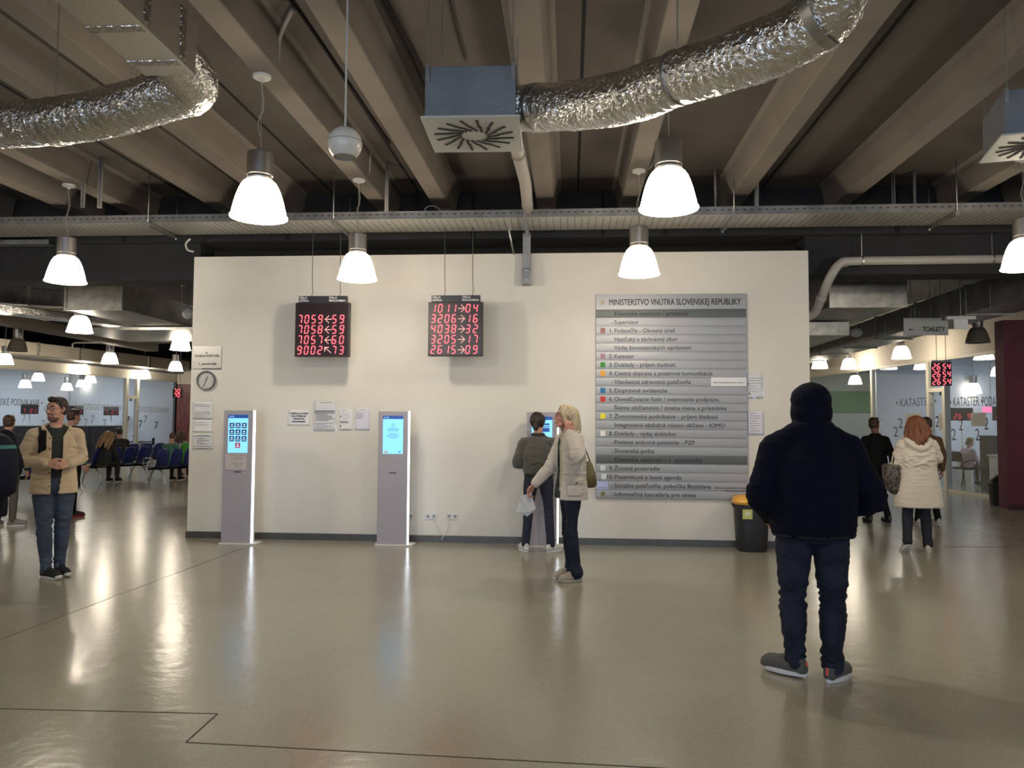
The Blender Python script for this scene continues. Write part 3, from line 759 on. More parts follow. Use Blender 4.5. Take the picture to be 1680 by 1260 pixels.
# white trunking box and lumps lying on the tray
P = atY(574, 348, 9.4)
mb = MB(); mb.bb((-.14, -.08, -.05), (.14, .08, .05)); o = mb.build('junction_box', M_offwhite, None, bevel=.006); o.location = (P.x, 9.3, 4.02)
tag(o, 'pale junction box lying on the cable tray above the centre left lamp', 'junction box')

# ================================================================== DUCTS BEYOND THE GIRDER
def duct(x0, x1, y0, y1, z0, z1, label, m=None, flange=True, collars=3):
    root = thing('ventilation_duct', ((x0 + x1) / 2, y0, z0), label, 'duct'); m = m or M_galvd
    w = (x1 - x0) / 2; h = z1 - z0; L = y1 - y0
    mb = MB(); mb.bb((-w, 0, 0), (w, L, h)); mb.build('duct_body', m, root)
    if flange:
        mb = MB()
        for a, b in (((-w - .02, -.03, -.02), (w + .02, 0, .02)), ((-w - .02, -.03, h - .02), (w + .02, 0, h + .02)), ((-w - .02, -.03, .02), (-w + .02, 0, h - .02)), ((w - .02, -.03, .02), (w + .02, 0, h - .02))): mb.bb(a, b)
        mb.build('end_flange', M_galv, root)
        mb = MB(); mb.bb((-w + .02, -.012, .02), (w - .02, -.001, h - .02)); mb.build('end_cap', M_galv, root)
    for i in range(1, collars + 1):
        y = L * i / (collars + 1)
        mb = MB(); mb.bb((-w - .022, y - .02, -.022), (w + .022, y + .02, h + .022)); mb.build('joint_collar', M_galvd, root)
    for i in range(collars):
        y = L * (i + .5) / (collars + .5)
        for sx in (-1, 1):
            mb = MB(); mb.cyl((sx * (w + .03), y, -.03), (sx * (w + .03), y, 4.62 - z0), .006, n=6); mb.build('hanger', M_galv, root)
    return root
a = at(108, 508, 13.0); b = at(204, 467, 13.0)
duct(a.x, b.x, a.y, a.y + 13, a.z, b.z, 'silver rectangular duct with a closed end, high on the left', None, True, 0)
duct(a.x - 1.5, b.x + 2.0, a.y + 2.2, a.y + 4.4, a.z - .075, a.z - .023, 'flat silver cross duct slung under the closed left duct', M_galv, False, 0)
a = at(1362, 503, 11.6); b = at(1481, 460, 11.6)
duct(a.x, b.x, a.y, a.y + 12, a.z, b.z, 'silver rectangular duct with a closed end beside the grey pipe')
duct(a.x - .6, b.x - .25, a.y + 1.6, a.y + 7, a.z - .25, a.z - .023, 'flat silver duct slung under the closed right duct', M_galv, False, 0)
duct(6.25, 6.95, 9.0, 27, 3.30, 3.74, 'long dark duct running diagonally past the toilets sign to the upper right', M_galvd, False, 9)
# foil clad ducts, left rear
def duct_seg(A, B, w, h, label, m, bands=0, bm=None):
    A = Vector(A); B = Vector(B); root = thing('foil_wrapped_duct', A, label, 'duct')
    u = (B - A).normalized()
    mb = MB(); mb.bar((0, 0, 0), B - A, w, h); mb.build('trunk', m, root, bevel=.015)
    for i in range(bands):
        t = (i + .6) / bands; p = (B - A) * t
        mb = MB(); mb.bar(p - u * .05, p + u * .05, w + .03, h + .03); mb.build('tape_band', bm or M_tape, root)
    return root
M_foilcream = foil_mat('foil_wrap_warm', (.78, .72, .60), .45, 40, .4, dist=.01)
offp = -nl * .75
duct_seg(LA + offp + Vector((0, 0, 3.66)) - lu * 2, LB + offp + Vector((0, 0, 3.66)) - lu * .6, .6, .40, 'foil clad square duct above the left glass office, banded with tape', M_foilcream, 9)
duct_seg(at(-80, 478, 14.5), at(108, 492, 17.5), .5, .36, 'dull brown grey duct left of the closed silver duct end', M_galvd, 3, M_galv)
duct_seg(at(-60, 500, 13.0), at(330, 548, 20.0), .5, .14, 'flat foil wrapped duct crossing below the closed left duct', M_foil, 0)
duct_seg(at(-80, 508, 14.0), at(250, 570, 21.0), .35, .22, 'brown painted duct crossing over the left hall', mat('brown_duct_paint', (.12, .10, .075), .6), 0)
A_ = LA - nl * .22 + Vector((0, 0, ZT + .34)); B_ = LB - nl * .22 + Vector((0, 0, ZT + .34))
root = thing('cable_tray', A_, 'dark cable tray fixed above the cream header of the left glass office', 'cable tray')
mb = MB(); mb.bar((0, 0, 0), B_ - A_, .26, .06); mb.build('tray_body', M_galvd, root)
# sprinkler pipe across the left rear
root, P0 = pipe('sprinkler_pipe', [at(118, 575, 22), at(119, 564, 22), at(125, 562, 22), at(330, 562, 22)], .025, M_pvc, 'thin horizontal sprinkler pipe high in the left rear hall')
for px in (150, 240):
    q = at(px, 562, 22) - P0; mb = MB(); mb.cyl(q, q + Vector((0, 0, 4.62 - (P0 + q).z)), .008, n=6); mb.build('hanger', M_galv, root)
# small fittings, right rear
P = at(1612, 446, 10.6)
root = thing('alarm_siren', P, 'small red ceiling alarm under the grey pipe on the right', 'alarm')
mb = MB(); mb.lathe([(0, -.03), (.045, -.025), (.055, .0), (.05, .03)], n=20); mb.build('lens', mat('red_plastic', (.30, .02, .03), .3), root, True)
mb = MB(); mb.lathe([(0, .06), (.06, .058), (.06, .028), (0, .028)], n=20); mb.build('base', M_offwhite, root, True, auto=40)
mb = MB(); mb.cyl((0, 0, .055), (0, 0, 4.62 - P.z), .008, n=8); mb.build('stem', M_galv, root)
P = at(1576, 522, 11.4)
root = thing('emergency_light', P, 'small white emergency light box beside the toilets sign', 'emergency light')
mb = MB(); mb.bb((-.21, -.03, -.02), (.21, .03, .03)); mb.build('housing', M_offwhite, root, bevel=.006)
mb = MB(); mb.bb((-.10, -.008, -.16), (.10, .008, -.02)); mb.build('panel', M_paper, root)
mb = MB(); mb.cyl((.0, 0, .03), (.0, 0, 4.62 - P.z), .006, n=6); mb.build('rod', M_galv, root)
P = at(1405, 545, 15.5)
root = thing('ball_speaker', P, 'grey ball speaker hanging under the duct left of the toilets sign', 'speaker')
mb = MB(); mb.ell((0, 0, 0), (.12, .12, .10)); mb.build('ball', M_offwhite, root, True)
mb = MB(); mb.cyl((0, 0, .08), (0, 0, 4.62 - P.z), .006, n=6); mb.build('rod', M_galv, root)
P = at(308, 513, 14.0)
root = thing('spot_lamp', P, 'small pale fitting at the white wall\'s left edge beside the silver duct', 'lamp')
mb = MB(); mb.ell((0, 0, 0), (.10, .10, .12)); mb.build('body', M_offwhite, root, True)
mb = MB(); mb.cyl((0, 0, .1), (0, 0, 4.62 - P.z), .008, n=6); mb.build('rod', M_galv, root)
# ================================================================== THINGS ON THE WHITE WALL
def wallbox(px0, py0, px1, py1, Y=D):
    a = atY(px0, py0, Y); b = atY(px1, py1, Y); return a, b
SEG = {'0': 'abcdef', '1': 'bc', '2': 'abged', '3': 'abgcd', '4': 'fgbc', '5': 'afgcd', '6': 'afgedc', '7': 'abc', '8': 'abcdefg', '9': 'abfgcd', ' ': ''}
def seg_digit(mb, ch, x, z, w, h, y, t):
    sl = .13
    P = {'a': ((0, 1), (1, 1)), 'b': ((1, 1), (1, .5)), 'c': ((1, .5), (1, 0)), 'd': ((0, 0), (1, 0)), 'e': ((0, .5), (0, 0)), 'f': ((0, 1), (0, .5)), 'g': ((0, .5), (1, .5))}
    for s in SEG[ch]:
        (ax, az), (bx, bz) = P[s]
        A = Vector((x + ax * w + az * h * sl, y, z + az * h)); B = Vector((x + bx * w + bz * h * sl, y, z + bz * h)); u = (B - A).normalized() * t * .55
        mb.bar(A + u, B - u, .004, t, up=(0, 0, 1) if s in 'adg' else (1, 0, 0)) if s in 'adg' else mb.bar(A + u, B - u, t, .004, up=(0, 1, 0))
def arrow(mb, kind, x, z, s, y, t):
    def dots(A, B, n):
        for i in range(n):
            k = i / (n - 1); p = A.lerp(B, k); mb.box(p, (t, .004, t))
    V = lambda a, b: Vector((x + a * s, y, z + b * s))
    if kind == '<':
        dots(V(0, .5), V(1, .5), 5); dots(V(0, .5), V(.55, 1.05), 4); dots(V(0, .5), V(.55, -.05), 4)
    elif kind == '>':
        dots(V(1, .5), V(0, .5), 5); dots(V(1, .5), V(.45, 1.05), 4); dots(V(1, .5), V(.45, -.05), 4)
    else:
        dots(V(0, 1), V(1, .15), 6); dots(V(0, 1), V(.6, 1), 4); dots(V(0, 1), V(0, .4), 4)
def led_board(px0, py0, px1, py1, Y, rows, nrows, label, head=True):
    a = atY(px0, py1, Y); b = atY(px1, py0, Y)
    W_ = b.x - a.x; H_ = b.z - a.z; T = .085
    root = thing('number_display', (a.x, Y, a.z), label, 'display', 0)
    mb = MB(); mb.bb((0, 0, 0), (W_, T, H_)); mb.build('case', mat('black_display_case', (.022, .018, .018), .5), root, bevel=.004)
    mb = MB(); mb.bb((.012, -.002, .012), (W_ - .012, .001, H_ - .012)); mb.build('screen', mat('dark_red_screen', (.018, .006, .007), .3), root)
    rh = (H_ - .03) / nrows; dh = rh * .74; dw = dh * .46; t = dh * .10
    for i, r in enumerate(rows):
        if not r: continue
        z = H_ - .015 - (i + 1) * rh + (rh - dh) / 2; left, ar, right = r
        xs = [.036 + k * (W_ - .06) * .138 for k in range(4)]
        for k, ch in enumerate(left): mb = MB(); seg_digit(mb, ch, xs[k], z, dw, dh, -.004, t); mb.build('lit_digit', M_red_led, root)
        mb2 = MB(); arrow(mb2, ar, .036 + (W_ - .06) * .56, z + dh * .08, dh * .78, -.005, t * .85)
        mb2.build('lit_arrow', M_led_pale, root)
        for k, ch in enumerate(right): mb = MB(); seg_digit(mb, ch, .036 + (W_ - .06) * (.70 + k * .15), z, dw, dh, -.004, t); mb.build('lit_digit', M_red_led, root)
    if head:
        mb = MB(); hh = .085; mb.bb((.035, .01, H_), (W_ - .035, .07, H_ + hh)); hd = mb.build('header', mat('black_header', (.02, .02, .03), .4), root, bevel=.003)
        for s, x, z, f in (('ČÍSLO', .045, .048, .10), ('LÍSTKA', .045, .012, .12), ('ČÍSLO', W_ * .62, .048, .10), ('PRACOVISKA', W_ * .62, .012, .205)):
            text_obj('lettering', s, (x, .008, H_ + z), .034, M_wtext, hd, fit=f, bold=.0006)
    for fx in (.28, .80):
        mb = MB()
        zt_ = TZ - a.z
        mb.tube([(W_ * fx, .04, H_ + .08), (W_ * fx + .012, .04, H_ + .14), (W_ * fx + .003, .04, H_ + .3), (W_ * fx, .04, zt_ + .0)], .0045, 6); mb.build('suspension_cable', mat('dark_cable', (.10, .095, .085), .6), root, True)
    return root
led_board(483, 496, 573, 585, 9.40, [None, ('7059', '<', '59'), ('7058', '<', '59'), ('7057', '<', '60'), ('9002', '^', '73')], 5, 'left red number display with four lit rows and left arrows')
led_board(702, 495, 792, 584, 9.40, [('1011', '>', '04'), ('3206', '>', '16'), ('4038', '>', '32'), ('3205', '>', '17'), ('2615', '>', '09')], 5, 'right red number display with five lit rows and right arrows')

# ---- directory board
a, b = wallbox(977.5, 817, 1223, 482)
BW = b.x - a.x; BH = b.z - a.z
root = thing('directory_board', (a.x, D - .003, a.z), 'large grey slatted directory board listing office services on the white wall', 'sign')
mb = MB(); mb.bb((0, -.02, 0), (BW, 0, BH)); mb.build('backing', M_galvd, root)
rowsd = [('', None, 'MINISTERSTVO VNÚTRA SLOVENSKEJ REPUBLIKY', 'H'), ('', None, 'Klientske centrum - prízemie', 'D'), ('-', None, 'Supervízor', ''), ('1.', 'A06A66', 'Podateľňa - Okresný úrad', ''),
 ('', None, 'Hasičský a záchranný zbor', ''), ('', None, 'Výdaj živnostenských oprávnení', ''), ('2.', 'A87C94', 'Kataster', ''), ('3.', '2F8A2F', 'Doklady - príjem žiadostí', ''), ('4.', 'E8A230', 'Cestná doprava a pozemné komunikácie', ''),
 ('-', None, 'Všeobecná zdravotná poisťovňa', 'S'), ('5.', '1F6FA8', 'Dopravné evidencie', ''), ('6.', 'D03020', 'Osvedčovanie listín / overovanie podpisov,', ''), ('', None, 'Štátne občianstvo / zmena mena a priezviska', ''),
 ('7.', 'F2E52E', 'Živnostenské podnikanie - príjem žiadostí', ''), ('', None, 'Integrované obslužné miesto občana - IOMO', ''), ('8.', 'E8E8EA', 'Doklady - výdaj dokladov', ''), ('-', None, 'Povinné zmluvné poistenie - PZP', ''), ('-', None, 'Slovenská pošta', ''),
 ('', None, 'Klientske centrum - 1. poschodie', 'D'), ('9.', 'DCE2E6', 'Životné prostredie', ''), ('10.', 'DCE6EA', 'Pozemková a lesná agenda', ''), ('-', 'B8C4EE', 'Sociálna poisťovňa, pobočka Bratislava', 'B'), ('-', 'em', 'Informačná kancelária pre obete', '')]
widths = [.84, .49, .165, .40, .42, .515, .13, .405, .65, .51, .35, .695, .74, .685, .73, .41, .53, .265, .575, .30, .44, .635, .535]
M_slat = mat('satin_aluminium_slat', (.37, .375, .39), .5, .35, bump=.05, bscale=40, stretch=(.03, 1, 6))
M_slatd = mat('dark_grey_slat', (.115, .125, .125), .5, .3)
hH = BH * 25 / 333; rH = (BH - hH) / 22; z = BH
for i, (num, colr, s, k) in enumerate(rowsd):
    h = hH if i == 0 else rH; z -= h
    # slightly domed aluminium slat
    mb = MB(); pr = []
    for j in range(7):
        t = j / 6; pr.append((-.026 - .004 * math.sin(math.pi * t) ** .6, z + .0035 + t * (h - .007)))
    pr += [(-.018, z + h - .0035), (-.018, z + .0035)]
    mb.prism(pr, .0, BW, 'X'); sl = mb.build('slat', M_slatd if k == 'D' else M_slat, root)
    yy = -.0315; ts = rH * .66
    if k == 'H':
        text_obj('lettering', s, (BW * .087, yy, z + h * .28), h * .56, M_text, sl, fit=BW * .875, bold=.0016)
        mb = MB(); mb.lathe([(0, 0), (.026, 0), (.026, .003), (0, .003)], n=20)
        e = mb.build('round_emblem', mat('gold_emblem', (.36, .28, .13), .5), sl); e.rotation_euler = (R(90), 0, 0); e.location = (BW * .045, yy - .0, z + h * .45)
        mb = MB()
        for q in range(3): mb.bb((-.013, -.013 + q * .010, .003), (.013, -.009 + q * .010, .0045))
        e2 = mb.build('emblem_mark', M_wtext, sl); e2.rotation_euler = (R(90), 0, 0); e2.location = e.location
    else:
        text_obj('lettering', s, (BW * .122, yy, z + h * .27), ts, M_text, sl, fit=BW * widths[i], bold=.0012 if k == 'D' else .0005)
        if num: text_obj('lettering', num, (BW * .115, yy, z + h * .27), ts, M_text, sl, align='RIGHT', bold=.0005)
    if colr and colr != 'em':
        mb = MB()
        if k == 'B': mb.bb((BW * .005, yy - .001, z + .004), (BW * .08, yy + .003, z + h - .004))
        else: mb.bb((BW * .03 + (.012 if num == '10.' else 0), yy - .001, z + h * .2), (BW * .03 + h * .56 + (.012 if num == '10.' else 0), yy + .003, z + h * .8))
        q = mb.build('colour_square', mat('sq_' + colr, colr, .6), sl)
        if k == 'B':
            text_obj('lettering', 'soc', (BW * .012, yy - .003, z + .02), .022, mat('blue_ink', (.06, .10, .35), .6), sl, fit=BW * .055)
    if colr == 'em':
        mb = MB(); mb.bb((BW * .033, yy - .001, z + h * .25), (BW * .06, yy + .003, z + h * .7)); mb.prism([(BW * .038, z + h * .7), (BW * .055, z + h * .7), (BW * .0465, z + h * .88)], yy - .001, yy + .003)
        mb.build('small_emblem', mat('olive_emblem', (.17, .18, .06), .6), sl)
    if k == 'S':
        mb = MB(); mb.bb((BW * .765, yy - .002, z + .003), (BW * .997, yy + .003, z + h + .004)); st = mb.build('sticker', M_paper, sl)
        text_obj('lettering', 'BEZ PORADOVÉHO ČÍSLA', (BW * .78, yy - .003, z + h * .35), .024, M_text, st, fit=BW * .20)
    if k == 'B':
        text_obj('lettering', 'Bez poradového čísla', (BW * .785, yy, z + h * .3), .024, M_text, sl, fit=BW * .20, bold=.0006)
        mb = MB(); mb.bb((BW * .85, yy - .001, z - .002), (BW * .995, yy + .003, z + .005)); mb.build('underline', M_text, sl)

# ---- paper notices
def notice(px0, py0, px1, py1, label, lines=(), seed=0, sleeve=False, tint=None, thick=.0015, rz=0, name='paper_notice', group=None):
    a, b = wallbox(px0, py1, px1, py0); w = b.x - a.x; h = b.z - a.z
    root = thing(name, (a.x, D - .002, a.z), label, 'notice', 0)
    mb = MB(); nx, nz = 6, 8
    vs = []; rnd = random.Random(seed)
    for j in range(nz + 1):
        for i in range(nx + 1):
            vs.append((w * i / nx, -thick - .0035 * abs(noise.noise(Vector((i * .5 + seed, j * .5, 0)))), h * j / nz))
    fs = [(j * (nx + 1) + i, j * (nx + 1) + i + 1, (j + 1) * (nx + 1) + i + 1, (j + 1) * (nx + 1) + i) for j in range(nz) for i in range(nx)]
    mb.add(vs, fs); sh = mb.build('sheet', tint or M_paper, root, True)
    so = sh.modifiers.new('thick', 'SOLIDIFY'); so.thickness = .0008
    mb = MB()
    for (x0, x1, z, t) in lines:
        mb.bb((w * x0, -thick - .0048, h * z - t / 2), (w * x1, -thick - .0040, h * z + t / 2))
    if lines: mb.build('printed_lines', mat('faded_print', (.22, .22, .24), .7), root)
    if sleeve:
        mb = MB(); m_ = 9
        vs = [(w * (i / m_ * 1.08 - .04), -.009 - .006 * noise.noise(Vector((i * 1.3 + seed, j * 1.7, 3))), h * (j / m_ * 1.06 - .03)) for j in range(m_ + 1) for i in range(m_ + 1)]
        fs = [(j * (m_ + 1) + i, j * (m_ + 1) + i + 1, (j + 1) * (m_ + 1) + i + 1, (j + 1) * (m_ + 1) + i) for j in range(m_) for i in range(m_)]
        mb.add(vs, fs); mb.build('plastic_sleeve', M_glaze, root, True)
    return root, w, h
def para(n, z0, z1, seed, x0=.1, x1=.9, t=.004):
    rnd = random.Random(seed); return [(x0, x0 + (x1 - x0) * rnd.uniform(.55, 1), z1 - (z1 - z0) * i / max(1, n - 1), t) for i in range(n)]
# metal sign with the floor number
a, b = wallbox(316, 605, 364, 568)
w = b.x - a.x; h = b.z - a.z
root = thing('floor_sign', (a.x, D - .002, a.z), 'small pale metal sign reading first floor above the wall clock', 'sign')
mb = MB(); mb.bb((0, -.012, 0), (w, 0, h)); mb.build('plate', mat('pale_metal_plate', (.60, .58, .55), .35, .6), root, bevel=.002)
mb = MB(); mb.bb((w * .34, -.013, -.004), (w, 0, .006)); mb.build('lower_edge', mat('dark_edge', (.05, .03, .03), .5), root)
text_obj('lettering', 'SOCIÁLNA POISŤOVŇA', (w * .08, -.0125, h * .52), .04, M_text, root, fit=w * .86, bold=.0012)
text_obj('lettering', '1. poschodie', (w * .22, -.0125, h * .17), .045, M_text, root, fit=w * .60, bold=.0014)
mb = MB(); mb.prism([(w * .46, h * .68), (w * .54, h * .66), (w * .47, h * .76)], -.0135, -.012); mb.build('printed_mark', M_text, root)
# clock
c = atY(339, 624.5, D); r_ = .128
root = thing('wall_clock', (c.x, D, c.z), 'round wall clock with a grey rim at the white wall\'s left end', 'clock'); root.rotation_euler = (R(90), 0, 0)
mb = MB(); mb.lathe([(r_ - .014, .0), (r_, .0), (r_ + .001, .02), (r_ - .006, .038), (r_ - .014, .032), (r_ - .014, 0)], n=40); mb.build('rim', mat('grey_clock_rim', (.16, .155, .15), .35, .6), root, True, auto=40)
mb = MB(); mb.lathe([(0, .012), (r_ - .012, .012), (r_ - .012, .001), (0, .001)], n=40); mb.build('dial', mat('clock_dial', (.50, .50, .48), .4), root)
mb = MB()
for i in range(12):
    a_ = R(30 * i); r0 = r_ * (.68 if i % 3 == 0 else .74)
    mb.bar((r0 * math.sin(a_), r0 * math.cos(a_), .0135), (r_ * .82 * math.sin(a_), r_ * .82 * math.cos(a_), .0135), .005, .002)
mb.build('hour_marks', M_text, root)
mb = MB(); an = R(205); mb.bar((0, 0, .016), (r_ * .72 * math.sin(an), r_ * .72 * math.cos(an), .016), .0065, .002); mb.build('minute_hand', M_text, root)
mb = MB(); an = R(17); mb.bar((0, 0, .018), (r_ * .45 * math.sin(an), r_ * .45 * math.cos(an), .018), .008, .002); mb.build('hour_hand', M_text, root)
# left stack of sheets
notice(316, 659, 350, 688, 'white sheet in a shiny plastic sleeve directly below the wall clock', para(2, .75, .85, 1) + para(4, .12, .42, 2), 1, True)
notice(316, 689, 349, 709, 'half size white sheet between the sleeved sheet and the framed notice', para(2, .6, .8, 3), 5)
notice(316, 712, 350, 737, 'white sheet with a printed round frame below the wall clock', [(.05, .92, .86, .006), (.05, .92, .2, .006), (.2, .75, .92, .004), (.25, .7, .05, .008)] + para(4, .35, .7, 8, .2, .8, .006), 9, True)
# centre group
r4, w, h = notice(472, 672, 509, 698, 'white sheet with four lines of text, leftmost of the centre notices', [], 11)
for i, s in enumerate(('V nedeľu a po 17-ej hod.', 'ktoré žiadajú pri', 'vybavení na', 'zamestnávateľa.')):
    text_obj('lettering', s, (w * .5, -.006, h * (.72 - i * .17)), .032, M_text, r4, align='CENTER', bold=.0008, fit=w * (.86, .66, .5, .62)[i])
notice(514, 658, 552, 707, 'tall form in a shiny plastic sleeve between the two kiosks', [(.3, .8, .95, .006), (.06, .94, .66, .02), (.06, .94, .6, .012)] + para(5, .36, .55, 14, .1, .95, .008) + para(4, .1, .26, 15), 13, True)
notice(556, 671, 579, 706, 'white sheet with small icons right of the sleeved form', [(.15, .6, .94, .004), (.08, .18, .65, .02), (.08, .18, .2, .03), (.3, .8, .04, .006)] + para(4, .5, .8, 17, .25, .8, .003) + para(3, .36, .42, 18, .08, .92, .005), 16)
notice(582, 670, 607, 706, 'pale lilac sheet, rightmost of the centre notices', [(.3, .7, .93, .004)] + para(5, .55, .8, 21, .1, .7, .003), 19, False, mat('lilac_paper', (.68, .67, .76), .6))
# right of the directory
notice(1224, 613, 1251, 654, 'white sheet in a shiny sleeve right of the directory board', [(.1, .2, .58, .02), (.15, .25, .2, .03), (.25, .45, .05, .006), (.6, .8, .05, .006)] + para(6, .3, .82, 23, .05, .95, .004), 22, True)
notice(1226, 675, 1253, 714, 'pale lilac sheet of dense text below the sleeved sheet right of the directory', para(9, .08, .92, 25, .15, .8, .004), 24, False, mat('lilac_paper', (.68, .67, .76), .6))
notice(1299, 674, 1326, 706, 'pale sheet partly hidden behind the hooded man\'s head', para(6, .1, .9, 27), 26, False, mat('lilac_paper', (.68, .67, .76), .6))

# ---- ticket kiosks
M_kiosk = mat('lilac_grey_kiosk_paint', (.37, .345, .385), .42)
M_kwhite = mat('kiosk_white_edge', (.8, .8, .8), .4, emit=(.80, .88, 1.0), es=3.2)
M_screen = mat('lit_screen_blue', (.1, .3, .5), .3, emit=srgb('7CC4EE'), es=1.05)
M_sbar = mat('lit_screen_navy', (.01, .03, .12), .3, emit=srgb('163A84'), es=.9)
M_sbtn = mat('lit_screen_button', (.01, .03, .08), .3, emit=srgb('13294E'), es=.9)
M_sred = mat('lit_screen_red', (.2, .01, .03), .3, emit=srgb('8A1030'), es=.9)
M_spale = mat('lit_screen_pale', (.1, .3, .5), .3, emit=srgb('B8DCF4'), es=1.0)
def kiosk(px, pyb, label, kind, rz=0.0, hpx=221):
    P = atZ(px, pyb, 0); w = .385; T = .13; H = 1.665
    root = thing('ticket_kiosk', (P.x, P.y, 0), label, 'kiosk', rz)
    mb = MB(); mb.prism([(-w / 2 - .03, .0), (-w / 2 - .01, -.045), (w / 2 + .04, -.045), (w / 2 + .07, .0), (w / 2 + .07, T + .05), (-w / 2 - .03, T + .05)], 0, .022, 'Z'); mb.build('base_plate', M_offwhite, root, bevel=.004)
    mb = MB(); mb.bb((-w / 2, -.005, .022), (w / 2 - .008, .02, H)); mb.build('front_panel', M_kiosk, root, bevel=.006)
    mb = MB(); mb.bb((-w / 2 + .01, .02, .022), (w / 2 - .01, T, H - .004)); mb.build('body', mat('kiosk_body_white', (.62, .62, .62), .5), root, bevel=.01)
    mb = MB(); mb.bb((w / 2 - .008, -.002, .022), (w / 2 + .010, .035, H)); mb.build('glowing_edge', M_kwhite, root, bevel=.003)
    y = -.0075; sw = .255; sx = -.005; z1 = H - .055; z0 = z1 - .475
    mb = MB(); mb.bb((sx - sw / 2, y, z0), (sx + sw / 2, y + .004, z1)); sc = mb.build('screen', M_screen, root)
    mb = MB(); mb.bb((sx - sw / 2, y - .001, z1 - .042), (sx + sw / 2, y, z1)); mb.build('title_bar', M_sbar, sc)
    text_obj('lettering', 'MV SR', (sx - sw / 2 + .015, y - .0015, z1 - .03), .022, M_spale, sc)
    if kind == 'menu':
        for r in range(3):
            for c in range(3):
                mb = MB(); x = sx + (c - 1) * .079; z = z1 - .135 - r * .082; mb.bb((x - .031, y - .001, z - .033), (x + .031, y, z + .033)); bt = mb.build('button', M_sbtn, sc)
                mb = MB(); mb.bb((x - .012, y - .0016, z + .002), (x + .012, y - .001, z + .018)); mb.bb((x - .022, y - .0016, z - .018), (x + .022, y - .001, z - .010)); mb.build('icon', M_spale, bt)
        mb = MB(); z = z1 - .135 - 3 * .082; mb.bb((sx - .031, y - .001, z - .033), (sx + .031, y, z + .033)); bt = mb.build('button', M_sred, sc); bt['label'] = 'dark red button'
        mb = MB(); mb.bb((sx - .01, y - .0016, z + .0), (sx + .01, y - .001, z + .02)); mb.bb((sx - .02, y - .0016, z - .02), (sx + .02, y - .001, z - .01)); mb.build('icon', M_spale, bt)
        mb = MB(); mb.bb((-w / 2 + .035, y - .002, z0 - .21), (-w / 2 + .035 + .275, y + .001, z0 - .012)); pp_ = mb.build('taped_paper', mat('pink_grey_paper', (.52, .46, .45), .6), root)
        mb = MB()
        for q in range(7):
            if q == 3: continue
            ww = (.22, .11, .14, 0, .16, .12, .08)[q]; mb.bb((-ww / 2, y - .0035, z0 - .035 - q * .023), (ww / 2, y - .002, z0 - .031 - q * .023))
        mb.build('printed_lines', mat('faded_print', (.22, .22, .24), .7), pp_)
    elif kind == 'text':
        mb = MB(); mb.tube([(sx + .016 * math.cos(t * math.pi / 6), y - .001, z1 - .115 + .016 * math.sin(t * math.pi / 6)) for t in range(12)], .002, 4, closed=True)
        for q, ww in enumerate((.10, .15, .13, 0, .09, .14, .16, .07)):
            if ww: mb.bb((sx - ww / 2, y - .0015, z1 - .155 - q * .0175), (sx + ww / 2, y - .0005, z1 - .150 - q * .0175))
        mb.bb((sx + .07, y - .0015, z0 + .02), (sx + .10, y - .0005, z0 + .032))
        mb.build('screen_lines', M_sbar, sc)
        mb = MB(); mb.bb((sx - sw / 2 + .015, y - .0015, z0 + .008), (sx - sw / 2 + .065, y - .0005, z0 + .035)); mb.build('screen_picture', mat('lit_screen_beige', (.1, .1, .1), .3, emit=srgb('B8A090'), es=.8), sc)
    else:
        mb = MB()
        for q, (ww, hh, zz) in enumerate(((.19, .022, .095), (.19, .012, .125), (.19, .05, .165))): mb.bb((sx - ww / 2, y - .0015, z1 - zz - hh / 2), (sx + ww / 2, y - .0005, z1 - zz + hh / 2))
        mb.build('screen_lines', M_sbar, sc)
    mb = MB(); mb.bb((-.045, y - .002, z0 - .24), (.045, y + .001, z0 - .23)); mb.build('ticket_slot', M_blackp, root)
    return root
kiosk(387, 893.5, 'lilac grey ticket kiosk with nine menu buttons, left of all', 'menu')
kiosk(643, 895.5, 'lilac grey ticket kiosk showing a plain text screen, in the middle', 'text')
kiosk(889, 898, 'lilac grey ticket kiosk half hidden behind the man in the olive grey jacket', 'ticket')

# ---- sockets and cables
def socket(px, py, n, label):
    c = atY(px, py, D); root = thing('power_socket', (c.x, D, c.z), label, 'socket', 0)
    w = .076 * n
    mb = MB(); mb.bb((-w / 2, -.011, -.04), (w / 2, 0, .04)); mb.build('plate', mat('socket_white', (.66, .66, .66), .35), root, bevel=.003)
    for i in range(n):
        x = (i - (n - 1) / 2) * .076
        mb = MB(); mb.lathe([(0, .0), (.021, .0), (.023, .003), (0.0, .003)], n=20); o = mb.build('outlet', mat('socket_recess', (.30, .30, .30), .5), root); o.rotation_euler = (R(90), 0, 0); o.location = (x, -.0105, 0)
socket(674, 847, 1, 'single white wall socket right beside the middle kiosk')
socket(707, 847, 2, 'double white wall socket, the left one of the pair with a plug and cable')
socket(742, 847, 2, 'double white wall socket, the right one of the pair with a cable')
P1 = [atY(711, 848, D - .02), atY(712, 856, D - .025), atY(719, 868, D - .02), atY(727, 878, D - .022), atY(725, 884, D - .03)]
pipe('power_cable', smooth_pts(P1), .0045, M_offwhite, 'thin white cable hanging from the left double socket', 'cable')
P1 = [atY(738, 848, D - .02), atY(737, 858, D - .025), atY(733, 872, D - .02), atY(728, 879, D - .03), atY(724, 886, D - .03)]
pipe('power_cable', smooth_pts(P1), .0045, M_offwhite, 'thin white cable hanging from the right double socket', 'cable')

